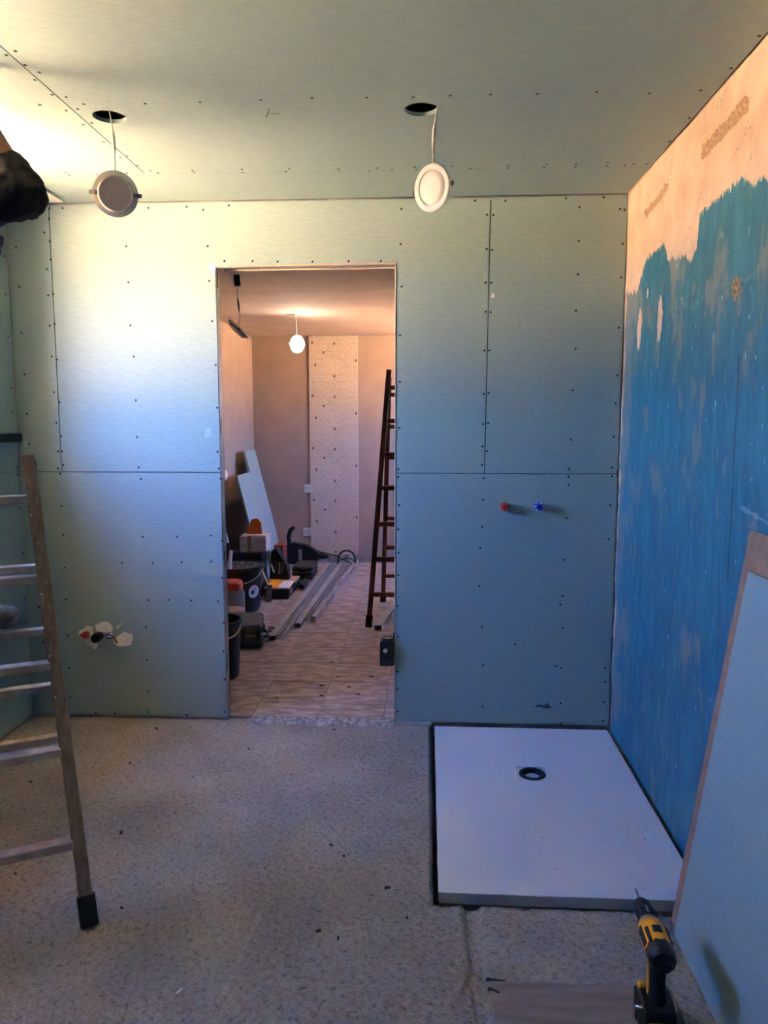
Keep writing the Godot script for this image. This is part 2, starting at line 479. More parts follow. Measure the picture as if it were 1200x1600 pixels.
func paint_material() -> StandardMaterial3D:
	var w := 1200
	var h := 960
	var z0 := ZB - 0.03
	var lz := 3.0
	var ly := 2.46
	var n1 := fnl(41, 1.0, 5)
	var n2 := fnl(42, 1.0, 4)
	var n3 := fnl(43, 1.0, 3)
	var blue := Color(0.20, 0.475, 0.55)
	var blue2 := Color(0.125, 0.365, 0.45)
	var worn := Color(0.50, 0.51, 0.505)
	var cream := Color(0.88, 0.76, 0.65)
	var cream2 := Color(0.79, 0.665, 0.565)
	var brown := Color(0.60, 0.47, 0.32)
	var out := PackedByteArray()
	out.resize(w * h * 3)
	for j in h:
		var y := ly * (1.0 - (j + 0.5) / h) - 0.02
		for i in w:
			var z := z0 + lz * (i + 0.5) / w
			var p := Vector2(z, y)
			var streak := 0.6 * n1.get_noise_2d(z * 9, y * 1.6) + 0.5 * n2.get_noise_2d(z * 26, y * 4.5)
			var blot := n2.get_noise_2d(z * 4, y * 2.4) + 0.35 * n1.get_noise_2d(z * 11, y * 8)
			var grit := n3.get_noise_2d(z * 90, y * 60)
			var c := blue.lerp(blue2, clampf(0.5 + streak * 1.1 + blot * 0.5, 0, 1))
			# plaster rubbed through along the corner and in patches
			var near := clampf(1.0 - (z - ZB) / 0.33, 0, 1)
			var rub := streak * 0.75 + blot * 1.1 + near * 0.9 - 0.30 + grit * 0.18
			if y > 1.15: rub += 0.16
			c = c.lerp(worn, clampf(rub * 2.2, 0, 0.85))
			var fleck := n3.get_noise_2d(z * 34 + 50, y * 11)
			if fleck > 0.60: c = c.lerp(Color(0.80, 0.85, 0.90), clampf((fleck - 0.60) * 7, 0, 0.8))
			if fleck < -0.66: c = c.lerp(Color(0.10, 0.22, 0.30), 0.6)
			# raised band left by an old tile line
			var band := absf(y - 1.828 - 0.03 * blot - 0.012 * streak)
			if z > -2.87 and band < 0.011 and n1.get_noise_2d(z * 30, y * 30) > -0.05: c = c.lerp(Color(0.45, 0.53, 0.53), 0.5)
			if seg_dist(p, Vector2(-2.203, 1.62), Vector2(-2.2, 0.98)) < 0.003: c = c.darkened(0.45)
			if seg_dist(p, Vector2(-2.15, 1.20), Vector2(-1.9, 1.17)) < 0.004 + 0.012 * streak: c = c.lerp(Color(0.62, 0.68, 0.71), 0.6)
			if seg_dist(p, Vector2(-2.165, 1.27), Vector2(-2.15, 1.20)) < 0.003 + 0.012 * blot: c = c.lerp(Color(0.62, 0.68, 0.71), 0.5)
			# bare plaster
			var e := paint_edge(z) + 0.022 * n1.get_noise_2d(z * 70, y * 8) + 0.01 * n2.get_noise_2d(z * 160, 3.0)
			var bare := y > e
			if z < -3.43 and y > 0.0 and n1.get_noise_2d(z * 6, y * 7) > -0.25 - 0.6 * clampf((y - 1.0), -1, 1): bare = bare or (z < -3.455 + 0.03 * n2.get_noise_2d(z, y * 6))
			for q in [[-3.235, 1.815, 0.03, 0.085], [-2.962, 1.822, 0.032, 0.085], [-3.14, 1.945, 0.012, 0.02]]:
				var dx: float = (z - q[0]) / q[2]
				var dy: float = (y - q[1]) / q[3]
				if dx * dx + dy * dy + 0.5 * n1.get_noise_2d(z * 40, y * 20) < 1.0: bare = true
			if bare:
				c = cream.lerp(cream2, clampf(0.4 + n2.get_noise_2d(z * 6, y * 5) * 0.9 + grit * 0.25, 0, 1))
				if n3.get_noise_2d(z * 60, y * 50 + 9) > 0.72: c = c.darkened(0.3)
				var crack := absf(n1.get_noise_2d(z * 5 + 20, y * 3.5))
				if crack < 0.006 and blot > -0.1: c = c.darkened(0.25)
				for g in [[-3.20, 2.268, -2.93, 2.292, 0.017], [-2.56, 2.29, -2.25, 2.30, 0.024]]:
					var sd := seg_dist(p, Vector2(g[0], g[1]), Vector2(g[2], g[3])) - 0.012 * n1.get_noise_2d(z * 25, y * 25)
					if sd < g[4]: c = cream2.lerp(brown, clampf(0.62 + grit * 1.3, 0.15, 1.0))
			if Vector2((z + 2.242) / 0.03, (y - 1.808) / 0.035).length() + 0.5 * n1.get_noise_2d(z * 50, y * 50) < 1.0: c = Color(0.50, 0.34, 0.22).lerp(cream, clampf(grit + 0.2, 0, 1))
			var k := (j * w + i) * 3
			out[k] = int(clampf(c.r, 0, 1) * 255); out[k + 1] = int(clampf(c.g, 0, 1) * 255); out[k + 2] = int(clampf(c.b, 0, 1) * 255)
	var im := Image.create_from_data(w, h, false, Image.FORMAT_RGB8, out)
	var m := StandardMaterial3D.new()
	m.albedo_texture = ImageTexture.create_from_image(im)
	m.roughness = 0.55
	return m

func floor_material() -> StandardMaterial3D:
	var w := 1024
	var h := 1280
	var out := PackedByteArray()
	out.resize(w * h * 3)
	var n1 := fnl(51, 1.0, 5)
	var n2 := fnl(52, 1.0, 3)
	var hm := PackedByteArray()
	hm.resize(w * h * 4)
	for j in h:
		var z := ZB - 0.1 + 3.6 * (j + 0.5) / h
		for i in w:
			var x := -2.0 + 2.9 * (i + 0.5) / w
			var a := n1.get_noise_2d(x * 2.2, z * 2.2)
			var b := n1.get_noise_2d(x * 45, z * 38)
			var d := n2.get_noise_2d(x * 170, z * 170)
			var v := 0.55 + a * 0.07 + b * 0.075 + d * 0.10
			var c := Color(v * 1.10, v * 1.0, v * 0.93)
			if b + d * 0.7 < -0.62: c = c.darkened(0.32)
			var pale := n1.get_noise_2d(x * 5 + 30, z * 7)
			if pale > 0.28: c = c.lerp(Color(0.64, 0.63, 0.63), clampf((pale - 0.28) * 0.8, 0, 0.3))
			# chalk snapped across the screed
			var sd := seg_dist(Vector2(x, z), Vector2(-0.475, -2.12), Vector2(-0.515, -1.60))
			if sd < 0.007 + 0.004 * b and n2.get_noise_2d(x * 60, z * 40) > 0.0: c = c.lerp(Color(0.78, 0.77, 0.76), 0.30)
			var k := (j * w + i) * 3
			out[k] = int(clampf(c.r, 0, 1) * 255); out[k + 1] = int(clampf(c.g, 0, 1) * 255); out[k + 2] = int(clampf(c.b, 0, 1) * 255)
			var hv := int(clampf(0.5 + b * 0.28 + d * 0.42 - (0.25 if b + d * 0.6 < -0.6 else 0.0), 0, 1) * 255)
			var k4 := (j * w + i) * 4
			hm[k4] = hv; hm[k4 + 1] = hv; hm[k4 + 2] = hv; hm[k4 + 3] = 255
	var im := Image.create_from_data(w, h, false, Image.FORMAT_RGB8, out)
	var nm := Image.create_from_data(w, h, false, Image.FORMAT_RGBA8, hm)
	nm.bump_map_to_normal_map(5.0)
	var m := StandardMaterial3D.new()
	m.albedo_texture = ImageTexture.create_from_image(im)
	m.normal_enabled = true
	m.normal_texture = ImageTexture.create_from_image(nm)
	m.normal_scale = 0.6
	m.roughness = 0.93
	return m

# printed wallpaper: whitewashed boards with nail heads, one repeat is 0.53 m
func wallpaper_material() -> StandardMaterial3D:
	var w := 256
	var h := 1024
	var im := Image.create(w, h, false, Image.FORMAT_RGB8)
	var n1 := fnl(61, 1.0, 5)
	for j in h:
		for i in w:
			var x := float(i) / w
			var y := float(j) / h * 2.22 / 0.53
			var yy := fposmod(y, 1.0)
			var g := n1.get_noise_2d(x * 9, yy * 60)
			var v := 0.80 + g * 0.12
			var row := int(yy * 7)
			var tone := sin(row * 12.9 + (1.0 if x > 0.5 + 0.15 * sin(row * 5.0) else 0.0) * 4.0) * 0.02
			v += tone
			if fposmod(yy * 7, 1.0) < 0.05: v -= 0.10 * clampf(0.6 + 2.0 * n1.get_noise_2d(x * 6 + row * 7, 5.0), 0, 1)
			im.set_pixel(i, j, Color(v * 0.93, v * 0.85, v * 0.78))
	for rep in 5:
		for s in [[0.07, 0.12], [0.52, 0.14], [0.30, 0.31], [0.97, 0.46], [0.13, 0.54], [0.52, 0.75]]:
			var cx := int(s[0] * w)
			var cy := int((s[1] + rep) * 0.53 / 2.22 * h)
			for dj in range(-7, 8):
				for di in range(-6, 7):
					var px := cx + di
					var py := cy + dj
					if px < 0 or px >= w or py < 0 or py >= h: continue
					var d := Vector2(di / 5.5, dj / 6.5).length()
					if d < 1.0: im.set_pixel(px, py, Color(0.42, 0.36, 0.33))
	var m := StandardMaterial3D.new()
	m.albedo_texture = ImageTexture.create_from_image(im)
	m.roughness = 0.8
	return m

# ------------------------------------------------------------------ the room
func screw_row(parent: Node, pts: Array, f: Callable, out: Vector3):
	var st := mb()
	var n := 7
	var u := Vector3.UP if absf(out.y) < 0.5 else Vector3.RIGHT
	var v := out.cross(u)
	for k in range(0, pts.size(), 2):
		var c: Vector3 = f.call(pts[k], pts[k + 1])
		var ring := []
		var rim := []
		for q in n:
			var a := TAU * q / n + k
			ring.append(c + (u * cos(a) + v * sin(a)) * 0.0046 + out * 0.0012)
			rim.append(c + (u * cos(a) + v * sin(a)) * 0.0056 - out * 0.001)
		face(st, ring, out)
		for q in n:
			var q2 := (q + 1) % n
			face(st, [ring[q], ring[q2], rim[q2], rim[q]], (ring[q] + ring[q2]) / 2 - c)
	var o := part(parent, "screw_heads", st, M.screw, "small black drywall screw heads")
	o.set_meta("kind", "stuff")

func board_xy(parent: Node, poly: Array, zface: float, m: Material, t := 0.0125) -> MeshInstance3D:
	var st := mb()
	prism(st, poly, -t, T(Vector3(0, 0, zface)))
	return part(parent, "board", st, m)

func rect(x0: float, y0: float, x1: float, y1: float) -> Array:
	return [Vector2(x0, y0), Vector2(x1, y0), Vector2(x1, y1), Vector2(x0, y1)]

var hn: FastNoiseLite
var hf: FastNoiseLite
func floor_height(x: float, z: float) -> float:
	var y := 0.006 * hn.get_noise_2d(x * 2.5, z * 2.5) + 0.0036 * hf.get_noise_2d(x * 26, z * 26) - 0.003
	# recess cut for the shower tray, ragged at its edges
	var e := 0.006 * hf.get_noise_2d(x * 9, z * 9)
	if x > 0.026 + e and z < -2.128 + e * 1.8: return -0.095 + 0.004 * hf.get_noise_2d(x * 20, z * 20)
	# shallow chase running from the tray toward the viewer
	var gx := 0.145 + 0.012 * hf.get_noise_2d(z * 6, 2.0)
	var dxg := absf(x - gx)
	if z > -2.16 and dxg < 0.028: y -= 0.015 * (1.0 if dxg < 0.021 else 0.4) + 0.003 * hf.get_noise_2d(x * 60, z * 60)
	if z > -2.15 and z < -2.06 and x > 0.0: y -= 0.006
	# broken edge in front of the doorway
	if z < -3.44 and x > DX0 and x < DX1: y -= 0.004
	return y

func build_shell():
	hn = fnl(71, 1.0, 4)
	hf = fnl(72, 1.0, 3)
	# floor: rough screed
	var fl := struct("floor", "rough grey concrete screed floor")
	var nx := 230
	var nz := 300
	var x0 := -1.95
	var x1 := 0.885
	var z0 := ZB - 0.05
	var z1 := 0.1
	var slab := grid_mesh(nx, nz, func(i, j):
		var x: float = x0 + (x1 - x0) * i / nx
		var z: float = z0 + (z1 - z0) * j / nz
		return Vector3(x, floor_height(x, z), z), func(p): return Vector2((p.x + 2.0) / 2.9, (p.z - (ZB - 0.1)) / 3.6))
	part(fl, "screed", slab, M.floor)
	var st := mb()
	span(st, Vector3(-2.3, -0.3, ZF + 0.3), Vector3(1.2, -0.1, ZB - 0.07))
	span(st, Vector3(XL - 0.02, -0.15, ZF + 0.02), Vector3(XR + 0.02, -0.003, 0.098))
	part(fl, "base_slab", st, M.masonry)
	# plank set flush in the screed near the viewer
	st = mb()
	cbox(st, Vector3(0.46, 0.02, 0.34), T(Vector3(0.40, -0.0075, -1.645), Vector3(0, 0.02, 0)), 0.004)
	part(fl, "plank", st, M.plank, "weathered board set into the concrete")

	# back wall: partition of green boards on steel studs
	var wb := struct("wall_back", "partition of pale green plasterboards with a doorway")
	var g := 0.002
	board_xy(wb, rect(XL + 0.002, 0.014, DX0, 1.2035 - g), ZB, M.board)
	board_xy(wb, rect(XL + 0.002, 1.2035 + g, -1.7255 - g, HC - 0.006), ZB, M.board)
	board_xy(wb, [Vector2(-1.7255 + g, 1.2035 + g), Vector2(DX0, 1.2035 + g), Vector2(DX0, DTOP), Vector2(DX1, DTOP), Vector2(DX1, 1.2035 + g), Vector2(0.262 - g, 1.2035 + g), Vector2(0.271 - g, HC - 0.006), Vector2(-1.7255 + g, HC - 0.006)], ZB, M.board)
	board_xy(wb, [Vector2(0.262 + g, 1.2035 + g), Vector2(XR - 0.008, 1.2035 + g), Vector2(XR - 0.004, HC - 0.006), Vector2(0.271 + g, HC - 0.006)], ZB, M.board)
	board_xy(wb, rect(DX1, 0.014, XR - 0.008, 1.2035 - g), ZB, M.board)
	# far side of the partition
	st = mb()
	prism(st, [Vector2(-2.25, -0.1), Vector2(DX0, -0.1), Vector2(DX0, DTOP), Vector2(DX1, DTOP), Vector2(DX1, -0.1), Vector2(1.2, -0.1), Vector2(1.2, 2.75), Vector2(-2.25, 2.75)], 0.0125, T(Vector3(0, 0, ZB2)))
	part(wb, "far_board", st, M.far_wall)
	st = mb()
	prism(st, [Vector2(-2.2, -0.1), Vector2(DX0 + 0.001, -0.1), Vector2(DX0 + 0.001, DTOP - 0.001), Vector2(DX1 - 0.001, DTOP - 0.001), Vector2(DX1 - 0.001, -0.1), Vector2(1.2, -0.1), Vector2(1.2, 2.75), Vector2(-2.2, 2.75)], 0.0495, T(Vector3(0, 0, ZB2 + 0.0125)))
	part(wb, "stud_frame", st, M.steel, "galvanised steel studs in the door jamb")
	for yy in [2.085, 1.42, 0.79, 0.28]:
		st = mb()
		cbox(st, Vector3(0.0016, 0.075, 0.012), T(Vector3(DX0 + 0.0012, yy, ZB - 0.032)), 0)
		part(wb, "stud_slot", st, M.black)
	# torn paper and filler round the opening
	st = mb()
	bar(st, Vector3(DX0 + 0.003, DTOP - 0.004, ZB + 0.001), Vector3(DX1 + 0.006, DTOP + 0.002, ZB + 0.001), 0.010, 0.006)
	bar(st, Vector3(DX1 + 0.001, 0.016, ZB + 0.0005), Vector3(DX1 + 0.001, DTOP, ZB + 0.0005), 0.006, 0.005)
	bar(st, Vector3(DX0 + 0.02, DTOP - 0.006, ZB2 - 0.001), Vector3(DX1, DTOP - 0.003, ZB2 - 0.001), 0.008, 0.004)
	part(wb, "joint_edge", st, M.gypsum, "raw pale gypsum edges round the doorway")
	st = mb()
	prism(st, [Vector2(-0.985, 2.105), Vector2(-0.966, 2.10), Vector2(-0.964, 2.135), Vector2(-0.955, 2.146), Vector2(-0.975, 2.155), Vector2(-0.992, 2.14)], 0.002, T(Vector3(0, 0, ZB)))
	prism(st, [Vector2(0.278, 1.99), Vector2(0.292, 1.985), Vector2(0.296, 2.0), Vector2(0.284, 2.012)], 0.002, T(Vector3(0, 0, ZB)))
	part(wb, "filler_patch", st, M.filler)
	for s in [["13", 0.335, 1.222, 0.016], ["12mm", 0.53, 1.222, 0.016], ["1302", 0.64, 1.222, 0.016], ["13 02", -1.06, 2.392, 0.018], ["12mm", -0.93, 2.392, 0.018]]:
		var tm := TextMesh.new()
		var sf := SystemFont.new()
		sf.font_names = PackedStringArray(["Droid Sans"])
		tm.font = sf
		tm.text = s[0]
		tm.font_size = 32
		tm.pixel_size = s[3] / 23.0
		tm.depth = 0.0003
		var o := part(wb, "printed_mark", tm, M.print, "faint grey print on the board")
		o.position = Vector3(s[1], s[2], ZB + 0.0002)
	# dark sealing tape on the studs shows in the joints
	st = mb()
	cbox(st, Vector3(DX0 - XL - 0.002, 0.03, 0.0012), T(Vector3((DX0 + XL) / 2, 1.2035, ZB - 0.0118)), 0)
	cbox(st, Vector3(XR - DX1 - 0.002, 0.03, 0.0012), T(Vector3((XR + DX1) / 2, 1.2035, ZB - 0.0118)), 0)
	part(wb, "sealing_tape", st, M.rubber)
	st = mb()
	cbox(st, Vector3(0.05, 1.2, 0.0012), T(Vector3(0.267, 1.81, ZB - 0.0118)), 0)
	part(wb, "sealing_tape", st, M.rubber)
	st = mb()
	cbox(st, Vector3(0.05, 1.2, 0.0012), T(Vector3(-1.7255, 1.81, ZB - 0.0118)), 0)
	part(wb, "sealing_tape", st, M.rubber)
	# chalky scratches and smears
	st = mb()
	for q in [[0.505, 1.86, 0.09], [0.478, 2.17, 0.08], [0.395, 2.19, 0.08], [0.34, 2.2, 0.06], [0.388, 1.86, 0.08], [0.433, 1.86, 0.07], [0.49, 2.10, 0.05], [0.345, 1.44, 0.05], [0.47, 1.43, 0.04], [0.585, 2.18, 0.05], [0.52, 1.62, 0.06], [-0.02, 1.72, 0.05]]:
		cbox(st, Vector3(0.0016, q[2], 0.0004), T(Vector3(q[0], q[1], ZB + 0.0001), Vector3(0, 0, 0.02)), 0)
	var ch := part(wb, "chalk_scratches", st, M.chalk, "faint pale scratches on the right board")
	ch.set_meta("kind", "stuff")
	st = mb()
	prism(st, [Vector2(-1.035, 1.362), Vector2(-1.004, 1.37), Vector2(-1.002, 1.412), Vector2(-1.03, 1.408)], 0.0006, T(Vector3(0, 0, ZB)))
	prism(st, [Vector2(-1.905, 1.32), Vector2(-1.885, 1.325), Vector2(-1.884, 1.355), Vector2(-1.90, 1.36)], 0.0006, T(Vector3(0, 0, ZB)))
	part(wb, "pale_smear", st, M.chalk)
	# bruise low on the wall
	st = mb()
	prism(st, [Vector2(0.510, 0.098), Vector2(0.535, 0.112), Vector2(0.56, 0.108), Vector2(0.575, 0.12), Vector2(0.585, 0.105), Vector2(0.60, 0.098), Vector2(0.57, 0.092), Vector2(0.54, 0.100)], 0.0008, T(Vector3(0, 0, ZB)))
	part(wb, "torn_paper", st, M.bruise, "dark torn patch low on the board")
	screw_row(wb, SCREWS_BACK, func(a, b): return Vector3(a, b, ZB), Vector3(0, 0, 1))
	# wooden bottom rail beside the doorway
	st = mb()
	bar(st, Vector3(DX1 + 0.004, 0.006, ZB + 0.006), Vector3(0.03, 0.004, ZB + 0.007), 0.016, 0.02)
	part(wb, "bottom_rail", st, M.gypsum)

	# left wall with the window
	var wl := struct("wall_left", "left wall of pale green plasterboard with a high window")
	var lx := func(poly: Array, t: float, x: float, called: String, m: Material):
		# poly in (z, y); local x -> world z, pushed toward -x
		var s := mb()
		prism(s, poly, t, Transform3D(Basis(Vector3(0, 0, 1), Vector3(0, 1, 0), Vector3(-1, 0, 0)), Vector3(x, 0, 0)))
		part(wl, called, s, m)
	lx.call(rect(ZB + 0.002, 0.014, ZF, 1.2035 - g), 0.0125, XL, "board", M.board)
	lx.call([Vector2(ZB + 0.002, 1.2035 + g), Vector2(ZF, 1.2035 + g), Vector2(ZF, HC), Vector2(ZB + 0.002, HC), Vector2(ZB + 0.002, WY0 + 0.5), Vector2(WZ0, WY0 + 0.5), Vector2(WZ0, WY1), Vector2(WZ1, WY1), Vector2(WZ1, WY0), Vector2(WZ0, WY0), Vector2(WZ0, WY0 + 0.4995), Vector2(ZB + 0.002, WY0 + 0.4995)], 0.0125, XL, "board", M.board)
	st = mb()
	var mx0 := -2.28
	var mx1 := XL - 0.0125
	span(st, Vector3(mx0, -0.3, ZB2 + 0.01), Vector3(mx1, WY0 - 0.02, ZF + 0.3))
	span(st, Vector3(mx0, WY1, ZB2 + 0.01), Vector3(mx1, 2.75, ZF + 0.3))
	span(st, Vector3(mx0, WY0 - 0.02, ZB2 + 0.01), Vector3(mx1, WY1, WZ0))
	span(st, Vector3(mx0, WY0 - 0.02, WZ1), Vector3(mx1, WY1, ZF + 0.3))
	part(wl, "masonry", st, M.masonry)
	screw_row(wl, SCREWS_LEFT, func(a, b): return Vector3(XL, b, a), Vector3(1, 0, 0))
	var w1 := struct("window_1", "open window high in the left wall with a black sill")
	st = mb()
	span(st, Vector3(mx0 - 0.02, WY0 - 0.02, WZ0), Vector3(XL, WY0, WZ1), 0.002)
	span(st, Vector3(XL, WY0 - 0.034, ZB + 0.006), Vector3(XL + 0.026, WY0 + 0.004, WZ1 + 0.1), 0.004)
	part(w1, "window_sill", st, M.black_gloss, "black window sill")
	st = mb()
	for q in [[WZ0, WY0, WZ0 + 0.04, WY1], [WZ1 - 0.04, WY0, WZ1, WY1], [WZ0, WY0, WZ1, WY0 + 0.04], [WZ0, WY1 - 0.04, WZ1, WY1]]:
		span(st, Vector3(mx0 + 0.03, q[1], q[0]), Vector3(mx0 + 0.09, q[3], q[2]), 0.003)
	part(w1, "window_frame", st, M.white)

	# right wall: old plaster under worn blue paint
	var wr := struct("wall_right", "old plaster wall with worn scraped blue paint")
	var rn := fnl(81, 1.0, 4)
	var nu := 290
	var nv := 150
	var rz1 := -0.52
	var sheet := grid_mesh(nu, nv, func(i, j):
		var z: float = ZB - 0.02 + (rz1 - ZB + 0.02) * i / nu
		var y: float = -0.1 + 2.56 * j / nv
		var d := 0.004 * rn.get_noise_2d(z * 3, y * 3) + 0.0012 * rn.get_noise_2d(z * 24, y * 24)
		if y > paint_edge(z): d += 0.0
		else: d += 0.0015
		if z > -2.87 and absf(y - 1.828) < 0.02: d -= 0.003
		for gq in [[-3.20, 2.268, -2.93, 2.292, 0.015], [-2.56, 2.29, -2.25, 2.30, 0.02]]:
			if seg_dist(Vector2(z, y), Vector2(gq[0], gq[1]), Vector2(gq[2], gq[3])) < gq[4]: d += 0.006
		return Vector3(XR + d, y, z), func(p): return Vector2((p.z - (ZB - 0.03)) / 3.0, 1.0 - (p.y + 0.02) / 2.46))
	part(wr, "plaster", sheet, M.paint)
	st = mb()
	span(st, Vector3(XR + 0.012, -0.3, ZB2 + 0.01), Vector3(1.15, 2.75, ZF + 0.3))
	span(st, Vector3(XR, -0.1, -0.53), Vector3(XR + 0.02, 2.46, ZF))
	part(wr, "masonry", st, M.paint_plain)
	# wall behind the viewer
	var wf := struct("wall_front", "plain plasterboard wall behind the viewer")
	st = mb()
	span(st, Vector3(-2.22, -0.3, ZF), Vector3(1.15, 2.75, ZF + 0.25))
	part(wf, "board", st, M.board)

	# ceiling boards with two holes cut for downlights
	var ce := struct("ceiling", "ceiling of pale green plasterboards with two cut lamp holes")
	var yc := HC
	var cb := func(poly: Array, called := "board"):
		# poly in (x, z); pushed up
		var s := mb()
		for pl in poly:
			prism(s, pl, 0.0125, Transform3D(Basis(Vector3(1, 0, 0), Vector3(0, 0, 1), Vector3(0, 1, 0)), Vector3(0, yc, 0)))
		part(ce, called, s, M.board_ceiling)
	var xr := XR - 0.007
	cb.call([[Vector2(XL + 0.004, ZB + 0.004), Vector2(xr, ZB + 0.004), Vector2(xr, -3.142), Vector2(XL + 0.004, -3.080)]])
	cb.call([[Vector2(XL + 0.004, -3.0775), Vector2(-1.1365 - g, -3.095), Vector2(-1.1365 - g, ZF), Vector2(XL + 0.004, ZF)]])
	var hz := -2.542
	var r1 := 0.053
	var far_p := [Vector2(-1.1365 + g, -3.0955), Vector2(xr, -3.1395), Vector2(xr, hz)]
	far_p.append_array(arc(Vector2(-0.027, hz), r1, 0.0, -PI, 14))
	far_p.append_array(arc(Vector2(-1.043, hz), r1, 0.0, -PI, 14))
	far_p.append(Vector2(-1.1365 + g, hz))
	var near_p := [Vector2(-1.1365 + g, hz)]
	near_p.append_array(arc(Vector2(-1.043, hz), r1, PI, 0.0, 14))
	near_p.append_array(arc(Vector2(-0.027, hz), r1, PI, 0.0, 14))
	near_p.append_array([Vector2(xr, hz), Vector2(xr, ZF), Vector2(-1.1365 + g, ZF)])
	cb.call([far_p, near_p])
	screw_row(ce, SCREWS_CEILING, func(a, b): return Vector3(a, HC, b), Vector3(0, -1, 0))
	st = mb()
	for q in [[-3.11, XL, XR], [-2.44, XL, XR]]:
		span(st, Vector3(q[1], HC + 0.013, q[0] - 0.024), Vector3(q[2], HC + 0.04, q[0] + 0.024))
	span(st, Vector3(-1.16, HC + 0.013, ZB), Vector3(-1.113, HC + 0.035, ZF))
	part(ce, "ceiling_channel", st, M.steel)
	st = mb()
	span(st, Vector3(-2.3, 2.6, Z2 - 0.3), Vector3(1.3, 2.75, ZF + 0.3))
	part(ce, "roof_slab", st, M.masonry)
	# pencil cross on the ceiling
	st = mb()
	cbox(st, Vector3(0.003, 0.0006, 0.07), T(Vector3(-0.52, HC - 0.0003, -2.54), Vector3(0, 0.35, 0)), 0)
	cbox(st, Vector3(0.035, 0.0006, 0.003), T(Vector3(-0.50, HC - 0.0003, -2.545)), 0)
	part(ce, "pencil_mark", st, M.dark_grey)

	# ground outside
	var gr := struct("ground", "sunlit bare ground outside the house")
	st = mb()
	span(st, Vector3(-40, -0.5, -40), Vector3(-2.2, -0.3, 40))
	span(st, Vector3(1.15, -0.5, -40), Vector3(40, -0.3, 40))
	part(gr, "earth", st, M.ground)

